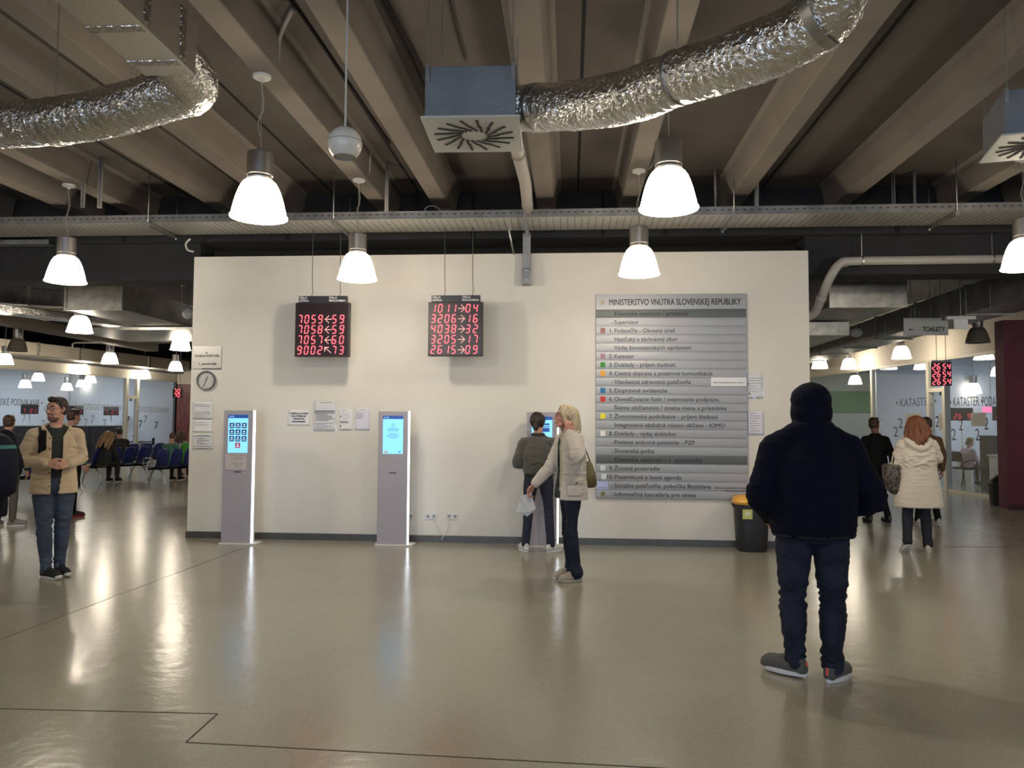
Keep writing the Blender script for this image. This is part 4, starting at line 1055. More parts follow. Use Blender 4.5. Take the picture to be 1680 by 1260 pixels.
# ---- waste bins
P = atZ(1233, 903, 0)
root = thing('waste_bin', (P.x, P.y, 0), 'black waste bin with a yellow lid and recycling stickers below the directory board', 'waste bin')
mb = MB(); mb.loft([(0, 0, .0, .165, .15), (0, 0, .03, .178, .16), (0, 0, .30, .192, .17), (0, 0, .575, .205, .185)], 32, 3.0)
mb.build('bucket', mat('black_bin_plastic', (.014, .014, .016), .5), root, True, auto=50)
mb = MB(); mb.loft([(0, 0, .565, .212, .19), (0, 0, .59, .228, .205), (0, 0, .605, .218, .195), (0, 0, .65, .20, .175), (0, 0, .665, .15, .13)], 32, 3.0)
lid = mb.build('lid', mat('yellow_plastic', (.80, .40, .06), .4), root, True, auto=50)
mb = MB()
for i in range(10):
    a_ = -math.pi + i * math.pi / 9; mb.box((.20 * math.cos(a_), .178 * math.sin(a_), .625), (.02, .012, .035), rz=a_ + math.pi / 2)
mb.build('lid_ribs', mat('yellow_plastic', (.80, .40, .06), .4), lid)
mb = MB()
for i in range(20):
    a_ = i / 20 * 2 * math.pi; r_ = .20 + .006 * math.sin(i * 2.3); mb.ell((r_ * math.cos(a_), .18 * math.sin(a_), .545 + .01 * math.sin(i * 1.7)), (.03, .02, .02), n=8, m=5)
mb.build('bin_bag', mat('black_bag_film', (.02, .018, .02), .25), root, True)
for x, w_, y0 in ((-.085, .115, -.184), (.135, .06, -.158)):
    mb = MB(); mb.box((x, y0, .455), (w_, .004, .115), rz=0 if x < 0 else R(38)); st = mb.build('recycling_sticker', mat('lime_sticker', (.50, .52, .16), .5), root)
    st['label'] = 'lime green sticker with a white recycling triangle'
    mb = MB()
    for q in range(3):
        a_ = R(90 + 120 * q); b_ = R(90 + 120 * (q + 1)); rr = .034
        if x > 0: continue
        A_ = Vector((x + rr * math.cos(a_), y0 - .003, .463 + rr * math.sin(a_))); B_ = Vector((x + rr * math.cos(b_), y0 - .003, .463 + rr * math.sin(b_)))
        mb.bar(A_.lerp(B_, .12), A_.lerp(B_, .78), .013, .002, up=(0, 1, 0))
    if x < 0: mb.build('recycling_mark', M_wtext, st)
P = atZ(1639, 829, 0)
root = thing('waste_bin', (P.x, P.y, 0), 'black swing top waste bin beside the maroon wall on the right', 'waste bin')
mb = MB(); mb.loft([(0, 0, 0, .15, .15), (0, 0, .40, .175, .175)], 28, 2.0); mb.build('bucket', mat('black_bin_plastic', (.014, .014, .016), .5), root, True, auto=50)
mb = MB(); mb.loft([(0, 0, .40, .19, .19), (0, 0, .43, .19, .19), (0, 0, .50, .15, .15), (0, 0, .56, .10, .11), (0, 0, .585, .05, .08)], 28, 2.0); mb.build('swing_lid', M_blackp, root, True, auto=50)
# ---- toilets sign
a = at(1483, 550, 13.0); b = at(1553.5, 522, 13.0)
root = thing('hanging_sign', ((a.x + b.x) / 2, a.y, a.z), 'white hanging sign reading TOALETY with a left arrow', 'sign')
w = b.x - a.x; h = b.z - a.z
mb = MB(); mb.bb((-w / 2, 0, 0), (w / 2, .02, h)); mb.build('board', mat('sign_white', (.58, .57, .55), .5), root, bevel=.002)
text_obj('lettering', 'TOALETY', (-w * .08, -.002, h * .22), .11, M_text, root, fit=w * .50, bold=.003)
mb = MB(); mb.bb((-w * .36, -.004, h * .30), (-w * .28, -.001, h * .34)); mb.prism([(-w * .39, h * .32), (-w * .345, h * .24), (-w * .345, h * .40)], -.004, -.001); mb.build('arrow', M_text, root)
for x in (-w * .33, w * .34):
    mb = MB(); mb.cyl((x, .01, h), (x, .01, 4.62 - a.z), .005, n=6); mb.build('rod', M_galv, root)
# ================================================================== PEOPLE
def V3(*a): return Vector(a)
def remesh(mb, voxel, smooth=4, wr=None, clampz=None):
    """one continuous surface grown over all the overlapping limbs in mb"""
    me = bpy.data.meshes.new('tmp'); me.from_pydata(mb.v, [], mb.f)
    bm = bmesh.new(); bm.from_mesh(me); bmesh.ops.recalc_face_normals(bm, faces=bm.faces); bm.to_mesh(me); bm.free()
    o = bpy.data.objects.new('tmp', me); COL.objects.link(o)
    r = o.modifiers.new('r', 'REMESH'); r.mode = 'VOXEL'; r.voxel_size = voxel; r.adaptivity = 0
    if smooth:
        s_ = o.modifiers.new('s', 'SMOOTH'); s_.factor = .5; s_.iterations = smooth
    dg = bpy.context.evaluated_depsgraph_get(); dg.update()
    m2 = bpy.data.meshes.new_from_object(o.evaluated_get(dg)); bpy.data.objects.remove(o); bpy.data.meshes.remove(me)
    if wr:
        ns = [v.normal.copy() for v in m2.vertices]
        for v, n in zip(m2.vertices, ns): v.co += n * wr(v.co, n)
    if clampz is not None:
        for v in m2.vertices:
            if v.co.z < clampz: v.co.z = clampz
    m2.polygons.foreach_set('use_smooth', [True] * len(m2.polygons)); m2.update()
    return m2
def put(name, me, m, parent, label=None):
    me.name = name; me.materials.clear()
    for q in (m if isinstance(m, (list, tuple)) else [m]): me.materials.append(q)
    o = bpy.data.objects.new(name, me); COL.objects.link(o); o.parent = parent
    if label: o['label'] = label
    return o
def patch(src, test, off, name, m, parent, thick=None, M=None, label=None):
    """a raised patch lying on a surface: faces of src whose centre passes test"""
    me = src.data; fs = [p for p in me.polygons if test(p.center, p.normal)]
    if not fs: return None
    idx = {}; vs = []; F = []
    for p in fs:
        f = []
        for i in p.vertices:
            if i not in idx: idx[i] = len(vs); v = me.vertices[i]; vs.append(v.co + v.normal * off)
            f.append(idx[i])
        F.append(f)
    m2 = bpy.data.meshes.new(name); m2.from_pydata(vs, [], F); m2.materials.append(m); m2.polygons.foreach_set('use_smooth', [True] * len(F))
    o = bpy.data.objects.new(name, m2); COL.objects.link(o); o.parent = parent
    so = o.modifiers.new('t', 'SOLIDIFY'); so.thickness = thick or off * 1.3; so.offset = -1
    if label: o['label'] = label
    return o
def wrinkle(amp, seed=0, joints=(), fx=(9, 9, 22)):
    def f(c, n):
        k = amp * (.35 + sum(1.3 * math.exp(-((c - j).length / .10) ** 2) for j in joints))
        a = noise.noise(Vector((c.x * fx[0] + seed, c.y * fx[1], c.z * fx[2])))
        b = noise.noise(Vector((c.x * fx[0] * 2.3, c.y * fx[1] * 2.3 + seed, c.z * fx[2] * 1.7)))
        return k * (abs(a) * 1.6 - .3 + b * .4)
    return f
SKIN = mat('skin_light', (.50, .27, .19), .5, nscale=14, namt=.08, spec=.4)
SKIN2 = mat('skin_ruddy', (.46, .22, .16), .5, nscale=14, namt=.10, spec=.4)
M_eye = mat('eye_white', (.55, .53, .50), .2); M_iris = mat('iris_dark', (.03, .018, .01), .2); M_lip = mat('lip_skin', (.36, .14, .12), .45)
def hairmat(name, c, c2, rough=.5): return mat(name, c, rough, nscale=55, col2=None, namt=.35, bump=.7, bscale=70, stretch=(1, 1, .18))
H_BLACK = hairmat('dark_brown_hair', (.018, .011, .008), None)
H_BLONDE = hairmat('ash_blonde_hair', (.52, .42, .27), None); H_GINGER = hairmat('ginger_hair', (.17, .055, .02), None)
H_FAIR = hairmat('fair_highlighted_hair', (.26, .16, .08), None); H_BROWN = hairmat('brown_hair', (.06, .025, .015), None)
DENIM_D = mat('dark_indigo_denim', (.011, .0165, .031), .85, nscale=9, namt=.45, bump=.3, bscale=300, spec=.25)
DENIM_B = mat('mid_blue_denim', (.050, .068, .105), .8, nscale=5, namt=.30, bump=.3, bscale=300, spec=.3)
BLACKC = mat('black_cloth', (.0045, .0045, .0055), .85, spec=.25); NAVYC = mat('navy_sweat_cloth', (.0032, .0045, .013), .95, bump=.25, bscale=400, spec=.15)

class Fig:
    def __init__(s, name_label, loc, rz, H=1.75, **j):
        s.root = thing('person', loc, name_label, 'person', rz); k = H / 1.75; s.k = k; s.H = H
        J = dict(pelvis=(0, 0, .95), chest=(0, 0, 1.26), neck=(0, -.015, 1.47), head=(0, .015, 1.625),
                 hipL=(-.088, 0, .92), hipR=(.088, 0, .92), kneeL=(-.10, .02, .50), kneeR=(.10, .02, .50), ankL=(-.105, -.02, .09), ankR=(.105, -.02, .09),
                 shL=(-.172, -.01, 1.372), shR=(.172, -.01, 1.372), elL=(-.25, -.03, 1.13), elR=(.25, -.03, 1.13), wrL=(-.26, .05, .89), wrR=(.26, .05, .89))
        J.update(j)
        s.J = {a: Vector(b) * k for a, b in J.items()}
        s.near = 1
    def spine(s, z):
        """centre line of the trunk at height z"""
        J = s.J; P = [J['pelvis'], J['chest'], J['neck']]
        if z <= P[0].z: return Vector((P[0].x, P[0].y, z))
        for a, b in zip(P[:-1], P[1:]):
            if z <= b.z: return a.lerp(b, (z - a.z) / (b.z - a.z))
        return Vector((P[2].x, P[2].y, z))
    def trunk(s, mb, prof, yaw=0.0, n=24, p=2.3):
        k = s.k; mb.loft([(*s.spine(z * k).xy, z * k, rx * k, ry * k, yaw) for z, rx, ry in prof], n, p)
# ---- hands
def hand(mb, wr, d, pn, side, curl=.5, sc=1.0, spread=.12, thumb=.6):
    """palm and five fingers; d = direction of the palm, pn = direction the palm faces, side=+1 right hand"""
    d = d.normalized(); pn = (pn - d * pn.dot(d)).normalized(); lat = d.cross(pn) * side     # towards the thumb
    base = wr
    L = [.066, .074, .069, .054]; FR = [.0088, .009, .0086, .0076]
    for i in range(4):
        o = (1.5 - i) * .019 * sc
        kn = base + d * (.088 - .004 * abs(i - 1)) * sc + lat * o
        mb.chain([base + lat * o * .55, kn], [.017 * sc, .0125 * sc], 10, 3)
        # finger curls towards the palm
        c = curl if not isinstance(curl, (list, tuple)) else curl[i]
        p = kn; pts = [kn]; ang = 0; dd = (d + lat * (1.5 - i) * spread * .35).normalized()
        for q, f in enumerate((.45, .32, .23)):
            ang += c * (.9, 1.1, .8)[q]
            v = dd * math.cos(ang) + pn * math.sin(ang); p = p + v * L[i] * 1.12 * f * sc * 1.15; pts.append(p)
        mb.chain(pts, [FR[i] * sc * 1.08, FR[i] * sc, FR[i] * sc * .95, FR[i] * sc * .8], 10, 3)
    t0 = base + d * .022 * sc + lat * .022 * sc
    t1 = t0 + (lat * .030 + d * .026 + pn * .010) * sc; t2 = t1 + (lat * (.022 * (1 - thumb)) + d * .030 + pn * .018 * thumb) * sc; t3 = t2 + (d * .024 + pn * .014 * thumb - lat * .004) * sc
    mb.chain([t0, t1, t2, t3], [.015 * sc, .0125 * sc, .011 * sc, .009 * sc], 10, 3)
# ---- head
def head_prims(mb, C, M, k=1.0, ears=True, wide=1.0):
    T0 = mb.T; mb.T = Matrix.Translation(C) @ M.to_4x4() @ Matrix.Scale(k, 4)
    mb.ell((0, -.018, .030), (.073 * wide, .092, .088), n=20, m=14)
    mb.ell((0, .028, -.010), (.063 * wide, .064, .085), n=20, m=14)
    mb.ell((0, .030, -.058), (.052 * wide, .055, .052), n=16, m=10)
    mb.ell((0, .066, -.092), (.023, .018, .017), n=12, m=8)
    mb.chain([(-.045, .035, -.075), (0, .070, -.098), (.045, .035, -.075)], [.017, .015, .017], 10, 4)      # jaw line
    mb.chain([(0, .086, .020), (0, .098, -.005), (0, .109, -.028)], [.0075, .0085, .0115], 10, 3)             # nose
    mb.ell((-.011, .095, -.031), (.009, .010, .007), n=8, m=6); mb.ell((.011, .095, -.031), (.009, .010, .007), n=8, m=6)
    mb.chain([(-.042, .066, .032), (-.02, .084, .037), (0, .083, .030), (.02, .084, .037), (.042, .066, .032)], [.007, .0085, .007, .0085, .007], 8, 3)   # brow
    mb.ell((-.036, .060, -.022), (.024, .024, .022), n=10, m=8); mb.ell((.036, .060, -.022), (.024, .024, .022), n=10, m=8)
    mb.chain([(-.021, .080, -.058), (0, .091, -.055), (.021, .080, -.058)], [.004, .0062, .004], 8, 4); mb.chain([(-.018, .080, -.066), (0, .089, -.067), (.018, .080, -.066)], [.004, .0065, .004], 8, 4)
    if ears:
        for sx in (-1, 1):
            mb.chain([(sx * .072 * wide, .0, -.026), (sx * .080 * wide, -.006, -.008), (sx * .084 * wide, -.014, .014), (sx * .077 * wide, -.004, .020), (sx * .073 * wide, .006, .008)], [.007, .0065, .0068, .006, .005], 8, 3)
    mb.T = T0
def HM(yaw=0, pitch=0, roll=0): return Matrix.Rotation(R(yaw), 3, 'Z') @ Matrix.Rotation(R(pitch), 3, 'X') @ Matrix.Rotation(R(roll), 3, 'Y')
def make_body(f, skin, HMat, hands=None, voxel=.006, wide=1.0, ears=True, torso=True, headk=1.0, legs=True, dz=0.0):
    J = f.J; k = f.k; mb = MB()
    C = J['head']; head_prims(mb, C, HMat, k * headk, ears, wide)
    mb.chain([J['neck'] + Vector((0, 0, -.07)) * k, J['neck'] + Vector((0, 0, .02)) * k, C + HMat @ Vector((0, -.028, -.055)) * k], [.072 * k, .056 * k, .054 * k], 16, 4)
    if torso:
        f.trunk(mb, [(a - dz, b_, c) for a, b_, c in [(.86, .12, .085), (.98, .125, .085), (1.15, .115, .075), (1.28, .12, .08), (1.36, .10, .065), (1.42, .06, .05)]])
        mb.chain([J['neck'] + Vector((0, 0, -.08)) * k, J['shL']], [.05 * k, .045 * k]); mb.chain([J['neck'] + Vector((0, 0, -.08)) * k, J['shR']], [.05 * k, .045 * k])
    for sd in 'LR':
        mb.chain([J['sh' + sd], J['el' + sd], J['wr' + sd]], [.040 * k, .034 * k, .026 * k], 12, 5)
        if legs: mb.chain([J['hip' + sd], J['knee' + sd], J['ank' + sd] + Vector((0, 0, .02))], [.065 * k, .045 * k, .034 * k], 12, 5)
        h = (hands or {}).get(sd)
        fd = (J['wr' + sd] - J['el' + sd]).normalized()
        if h is None: h = dict(d=fd, pn=Vector((-1 if sd == 'R' else 1, .2, 0)), curl=.35)
        h = dict(h); hand(mb, J['wr' + sd] + fd * .01, Vector(h.pop('d', fd)), Vector(h.pop('pn')), 1 if sd == 'R' else -1, sc=.98 * k, **h)
    me = remesh(mb, voxel, 1)
    return put('body', me, skin, f.root)
def face_parts(f, body, HMat, k=1.0, brow=H_BLACK, glasses=None, beard=None, hk=1.0):
    C = f.J['head']; T = Matrix.Translation(C) @ HMat.to_4x4() @ Matrix.Scale(f.k * hk, 4); Ti = T.inverted()
    for sx in (-1, 1):
        mb = MB(); mb.T = T; mb.ell((sx * .031, .0745, .012), (.0145, .0115, .0085), n=14, m=10); e = mb.build('eye', M_eye, f.root, True)
        mb = MB(); mb.T = T; mb.ell((sx * .031 + .001, .0835, .012), (.0058, .0035, .0062), n=12, m=8); mb.build('iris', M_iris, e, True)
        mb = MB(); mb.T = T; mb.chain([(sx * .015, .0895, .033), (sx * .030, .0890, .0385), (sx * .047, .0755, .034)], [.0032, .0042, .0024], 8, 4); mb.build('eyebrow', brow, f.root, True)
    mb = MB(); mb.T = T; mb.chain([(-.021, .0835, -.0605), (-.008, .0945, -.058), (0, .0955, -.0595), (.008, .0945, -.058), (.021, .0835, -.0605)], [.0018, .004, .0038, .004, .0018], 8, 3); mb.chain([(-.019, .083, -.065), (0, .0935, -.068), (.019, .083, -.065)], [.002, .0048, .002], 8, 4)
    mb.build('lips', M_lip, f.root, True)
    if beard:
        def tb(c, n):
            q = Ti @ c; return q.z < -.036 and q.y > .01 and abs(q.x) < .062 and q.z > -.125 and (q.z < -.074 - .0 * q.x or abs(q.x) > .026 or -.052 < q.z < -.038) and not (abs(q.x) < .026 and -.074 < q.z < -.050) and (q.z < -.075 + (.062 - abs(q.x)) * 0 or (abs(q.x) > .024 and q.z < -.045 + .0) or q.z > -.052) and (abs(q.x) < .034 or q.z < -.072)
        patch(body, tb, .0015, 'beard', beard, f.root, .003)
    if glasses:
        mb = MB(); mb.T = T
        for sx in (-1, 1):
            pts = []
            for i in range(20):
                a = 2 * math.pi * i / 20; ca, sa = math.cos(a), math.sin(a)
                x = sx * .0325 + .0235 * abs(ca) ** .75 * (1 if ca > 0 else -1); z = .008 + .0175 * abs(sa) ** .8 * (1 if sa > 0 else -1)
                pts.append((x, .098 - abs(x) ** 2 * 4.2, z))
            mb.tube(pts, .0019, 6, closed=True)
            mb.tube([(sx * .056, .085, .014), (sx * .074, .060, .015), (sx * .082, .0, .010)], .0019, 6)
        mb.tube([(-.010, .0975, .013), (0, .1005, .015), (.010, .0975, .013)], .0017, 6)
        mb.build('glasses', glasses, f.root, True)
def shoe(f, ank, yaw, m, sole_m, pitch=0, L=.27, lace=None, tab=None, heel_low=True, w=1.0, name='shoe', toe=None, lift=0.0):
    """ankle position ank (local), yaw in degrees turns the toe away from +y"""
    k = f.k
    A = Vector((ank.x, ank.y, ank.z))
    T = Matrix.Translation((A.x, A.y, A.z - .09 * k)) @ Matrix.Rotation(R(yaw), 4, 'Z') @ Matrix.Rotation(R(pitch), 4, 'X')
    h = L * .25
    mb = MB(); mb.T = Matrix.Identity(4)
    mb.chain([(0, -h + .035, .045), (0, -h + .045, .085)], [.036 * w, .034 * w], 14, 3)
    mb.chain([(0, -h + .04, .048), (0, .03, .052), (0, L - h - .075, .046), (0, L - h - .045, .036)], [.037 * w, .041 * w, .046 * w, .042 * w], 14, 4)
    mb.chain([(0, -h + .05, .095), (0, .02, .088), (0, L * .45 - .02, .066)], [.030 * w, .034 * w, .03 * w], 14, 3)
    me = remesh(mb, .006, 3, clampz=.018)
    for v in me.vertices: v.co = T @ v.co
    s_ = put(name, me, m, f.root)
    out = []
    for i in range(28):
        a = 2 * math.pi * i / 28; sa, ca = math.sin(a), math.cos(a)
        y = (L / 2 - h) + sa * L / 2; t = (y + h) / L; ww = (.036 + .013 * math.sin(min(1, max(0, t)) * math.pi * .9 - .2)) * w
        out.append((ca * ww * 1.04 * (1 if abs(ca) > .05 else 1), y))
    mb = MB(); mb.T = T; th = .026
    n = len(out); vs = [(a, b, 0 + (.012 * max(0, (b - (L - h - .07)) / .07) ** 2)) for a, b in out] + [(a * 1.02, b, th + (.010 * max(0, (b - (L - h - .07)) / .07) ** 2)) for a, b in out]
    mb.add(vs, [tuple(range(n)), tuple(reversed(range(n, 2 * n)))] + [(i, (i + 1) % n, (i + 1) % n + n, i + n) for i in range(n)])
    mb.build('sole', sole_m, s_, bevel=.004)
    if lace:
        mb = MB(); mb.T = T
        for i in range(5):
            y = .035 + i * .021; z = .098 - i * .0085
            mb.tube([(-.024, y, z - .008), (-.008, y + .008, z + .004), (.008, y - .004, z + .005), (.024, y + .004, z - .008)], .0058, 6)
        for sx in (-1, 1): mb.tube([(0, .035, .108), (sx * .02, .03, .125), (sx * .038, .035, .112), (sx * .026, .04, .10)], .005, 6)
        mb.build('laces', lace, s_, True)
        if toe:
            mb = MB(); mb.T = T; mb.ell((0, L - h - .030, .030), (.040 * w, .034, .022), n=16, m=10); mb.build('toe_cap', toe, s_, True)
    if tab:
        mb = MB(); mb.T = T; mb.box((0, -h + .002, .068), (.014, .008, .044)); mb.build('heel_tab', tab, s_, bevel=.002)
        mb = MB(); mb.T = T; mb.tube([(.028 * math.cos(a), -h + .052 + .034 * math.sin(a), .118 - .01 * math.sin(a)) for a in [i * math.pi / 8 for i in range(16)]], .007, 8, closed=True); mb.build('collar', BLACKC, s_, True)
    return s_
def trousers(f, m, g=1.0, gk=1.0, ga=1.0, waist=1.0, wr=.006, voxel=.009, top=1.02, flare=0, name='trousers', seat=0.0, smooth=4, hipx=1.0):
    J = f.J; k = f.k; mb = MB(); P = J['pelvis']
    for sd in 'LR':
        h, kn, an = J['hip' + sd], J['knee' + sd], J['ank' + sd]
        th = h.lerp(kn, .32); mk = h.lerp(kn, .75); ca = kn.lerp(an, .32); lo = kn.lerp(an, .8)
        mb.chain([h, th, mk, kn, ca, lo, an + (an - kn).normalized() * .0], [.092 * g * k, .092 * g * k, .069 * g * gk * k, .063 * gk * k, .062 * gk * ga * k, .053 * ga * k, (.052 * ga + flare) * k], 16, 4)
    f.trunk(mb, [(.80, .10 * g, .09 * g), (.86, .168 * g * hipx, .118 * g + seat), (.93, .172 * waist * hipx, .120 * waist + seat), (1.0, .160 * waist, .110 * waist), (top, .155 * waist, .105 * waist)])
    me = remesh(mb, voxel, smooth, wrinkle(wr, 3, [J['kneeL'], J['kneeR'], J['ankL'], J['ankR'], J['hipL'], J['hipR']]))
    o = put(name, me, m, f.root)
    return o
def top(f, m, prof, g=1.0, arm=(.066, .054, .044), wr=.005, voxel=.009, name='jacket', cut=None, thick=.006, yaw=0, sleeve=1.0, smooth=4, shl=1.0, cuff=None, extra=None, arms='LR', p=2.3, seed=5, nw=None):
    J = f.J; k = f.k; mb = MB()
    f.trunk(mb, prof, yaw, 28, p)
    nb = J['neck'] + Vector((0, 0, -.050)) * k
    for sd in arms:
        sh, el, w = J['sh' + sd], J['el' + sd], J['wr' + sd]
        mb.chain([nb, nb.lerp(sh, .55), sh], [.056 * k * shl, .062 * k * shl, arm[0] * .97 * k], 14, 4)
        e = el.lerp(w, sleeve)
        mb.chain([sh, sh.lerp(el, .5), el, el.lerp(e, .5), e], [arm[0] * k, (arm[0] + arm[1]) / 2 * k, arm[1] * 1.02 * k, (arm[1] + arm[2]) / 2 * k, arm[2] * k], 14, 4)
    if extra: extra(mb)
    me = remesh(mb, voxel, smooth, wrinkle(wr, seed, [J['elL'], J['elR'], J['shL'] * .8 + J['chest'] * .2, J['shR'] * .8 + J['chest'] * .2] + (nw or [])))
    if cut:
        bm = bmesh.new(); bm.from_mesh(me)
        bmesh.ops.delete(bm, geom=[q for q in bm.faces if cut(q.calc_center_median())], context='FACES'); bm.to_mesh(me); bm.free()
    o = put(name, me, m, f.root)
    if cut:
        so = o.modifiers.new('t', 'SOLIDIFY'); so.thickness = thick; so.offset = -1
    return o
TORSO = [(.86, .178, .125), (.95, .176, .122), (1.08, .165, .115), (1.22, .176, .122), (1.31, .170, .115), (1.38, .135, .09), (1.44, .085, .072), (1.485, .070, .065)]
def scaled(prof, gx, gy=None, z0=None):
    gy = gx if gy is None else gy
    r = [(z, rx * gx, ry * gy) for z, rx, ry in prof if z0 is None or z > z0 + .02]
    if z0 is not None: r = [(z0, r[0][1] * 1.0, r[0][2] * 1.0)] + r
    return r
def hair_blob(f, HMat, prims, m, voxel=.007, amp=.006, name='hair', hk=1.0, seed=0, smooth=2):
    C = f.J['head']; k = f.k * hk; mb = MB(); mb.T = Matrix.Translation(C) @ HMat.to_4x4() @ Matrix.Scale(k, 4); prims(mb)
    Ti = mb.T.inverted()
    def wr(c, n):
        q = Ti @ c; return amp * (noise.noise(Vector((math.atan2(q.x, q.y) * 9 + seed, q.z * 5, 0))) + .6 * noise.noise(Vector((math.atan2(q.x, q.y) * 22, q.z * 9 + seed, 2))))
    me = remesh(mb, voxel, smooth, wr)
    return put(name, me, m, f.root)
def short_hair(mb):
    mb.ell((0, -.026, .050), (.080, .092, .082), n=20, m=12); mb.ell((0, -.045, .0), (.074, .068, .075), n=18, m=10); mb.ell((0, .035, .098), (.058, .050, .030), n=16, m=8)
    for sx in (-1, 1): mb.chain([(sx * .071, .018, .05), (sx * .074, .012, .02)], [.011, .008], 8, 2)
def bag_mesh(name, secs, m, root, p=3, smooth=True, bevel=0):
    mb = MB(); mb.loft(secs, 24, p); return mb.build(name, m, root, smooth, auto=60)

# ------------------------------------------------------------------ 1 the hooded man in the foreground
P = atZ(1336, 1112, 0)
f = Fig('heavy person in a navy hoodie with the hood up, nearest of all, seen from behind', (P.x, P.y, 0), R(0), 1.77,
        pelvis=(.0, -.01, .93), chest=(0, -.03, 1.24), neck=(.015, .02, 1.47), head=(.02, .065, 1.62),
        hipL=(-.105, 0, .90), hipR=(.105, 0, .90), kneeL=(-.115, .02, .49), kneeR=(.115, .0, .48), ankL=(-.105, .02, .10), ankR=(.09, -.05, .09),
        shL=(-.22, .0, 1.365), shR=(.22, .0, 1.365), elL=(-.315, -.03, 1.08), elR=(.36, -.01, 1.07), wrL=(-.20, .20, .93), wrR=(.20, .20, .95))
hm = HM(-6, -4)
b = make_body(f, SKIN, hm, {'L': dict(pn=(0, -1, 0), curl=.5), 'R': dict(pn=(0, -1, 0), curl=.5)}, .0065)
tr = trousers(f, DENIM_D, 1.16, 1.14, 1.12, 1.30, .017, .008, 1.0, hipx=1.02, seat=.02, name='jeans')
HOOD = [(.835, .225, .165), (.87, .242, .180), (.92, .250, .190), (1.05, .252, .190), (1.2, .248, .18), (1.30, .242, .155), (1.37, .215, .130), (1.43, .165, .115), (1.475, .125, .115), (1.52, .120, .118)]
def hood_x(mb):
    C = f.J['head']
    mb.T = Matrix.Translation(C) @ hm.to_4x4()
    mb.ell((0, -.016, .036), (.122, .128, .112), n=20, m=14); mb.ell((0, -.014, -.04), (.126, .130, .13), n=20, m=12)
    mb.chain([(-.07, .05, -.12), (0, .075, -.14), (.07, .05, -.12)], [.035, .035, .035], 12, 4)
    mb.T = Matrix.Identity(4)
    for sx, sd in ((-1, 'L'), (1, 'R')): mb.chain([(sx * .06, 0, 1.475), (sx * .14, 0, 1.435), f.J['sh' + sd]], [.08, .075, .088], 14, 4)
Ci = (Matrix.Translation(f.J['head']) @ hm.to_4x4()).inverted()
def cutf(c):
    q = Ci @ c; return q.y > .062 and -.10 < q.z < .085 and abs(q.x) < .072
hd = top(f, NAVYC, HOOD, arm=(.088, .078, .052), wr=.010, voxel=.0085, name='hoodie', cut=cutf, thick=.01, extra=hood_x, sleeve=1.0, shl=1.15, nw=[Vector((-.2, -.1, .95)), Vector((.2, -.1, .95)), Vector((0, -.1, .92))])
patch(hd, lambda c, n: c.z < .868 and abs(c.x) < .26 and n.z > -.5, .004, 'ribbed_hem', mat('navy_rib_cloth', (.0035, .005, .013), .9, bump=.6, bscale=120, stretch=(6, 6, .3)), hd)
patch(hd, lambda c, n: abs((Ci @ c).x) < .004 and (Ci @ c).z > -.09 and (Ci @ c).y < .07, .003, 'hood_seam', NAVYC, hd)
for sx in (-1, 1):
    def tp(c, n, sx=sx):
        x = (c.x * sx - .125); z = c.z - .80; return n.y < -.15 and abs(x) < .068 and abs(z + .01) < .075 and abs(x) + max(0, -(z + .01) - .03) * 1.2 < .085
    pk = patch(tr, tp, .003, 'back_pocket', DENIM_D, tr, .004)
mb = MB()
shoe(f, f.J['ankL'] + Vector((0, -.0, 0)), 48, mat('grey_trainer_mesh', (.085, .083, .078), .8, bump=.4, bscale=500), mat('white_rubber_sole', (.60, .59, .60), .5), 0, .295, tab=mat('coral_tab', (.75, .10, .06), .6), w=1.15, name='trainer')
shoe(f, f.J['ankR'] + Vector((0, -.0, 0)), -42, mat('grey_trainer_mesh', (.085, .083, .078), .8), mat('white_rubber_sole', (.60, .59, .60), .5), 0, .285, tab=mat('coral_tab', (.75, .10, .06), .6), w=1.08, name='trainer')

# ------------------------------------------------------------------ 2 white haired woman in profile (faces -x in the photo)
P = atZ(936, 952, 0)
f = Fig('person with white bobbed hair and a pale beige parka, hand raised to the ear', (P.x, P.y, 0), R(108), 1.725,
        pelvis=(0, .0, .93), chest=(0, -.01, 1.24), neck=(.0, .02, 1.45), head=(.01, .055, 1.605),
        hipL=(-.085, 0, .91), hipR=(.085, 0, .91), kneeL=(-.075, .015, .50), kneeR=(.10, .0, .50), ankL=(-.07, -.035, .09), ankR=(.13, -.05, .09),
        shL=(-.17, .0, 1.385), shR=(.165, .03, 1.385), elL=(-.34, .03, 1.22), elR=(.20, .14, 1.12), wrL=(-.165, .075, 1.455), wrR=(.20, .32, .93))
hm = HM(-6, 10)
b = make_body(f, SKIN2, hm, {'L': dict(d=(.22, -.05, 1), pn=(1, .1, 0), curl=[.75, .7, .65, .6]), 'R': dict(d=(.0, .55, -.85), pn=(-.8, -.5, -.3), curl=.75)}, .0055)
face_parts(f, b, hm, brow=H_FAIR, glasses=mat('thin_brown_frames', (.10, .03, .04), .3))
def bob(mb):
    mb.ell((0, -.028, .045), (.090, .100, .088), n=22, m=14)
    mb.ell((0, .030, .098), (.060, .045, .030), n=16, m=8)
    for sx in (-1, 1):
        mb.chain([(sx * .055, .050, .080), (sx * .078, .040, .03), (sx * .082, .0, -.05), (sx * .075, -.035, -.115)], [.020, .022, .026, .022], 12, 4)
    mb.chain([(.0, -.08, .05), (0, -.105, -.02), (0, -.12, -.09), (0, -.13, -.165)], [.06, .058, .060, .040], 14, 4)
    for x in (-.055, .055): mb.chain([(x, -.06, .04), (x * 1.15, -.085, -.05), (x * 1.2, -.10, -.15)], [.045, .046, .030], 12, 4)
hair_blob(f, hm, bob, H_BLONDE, .006, .007)
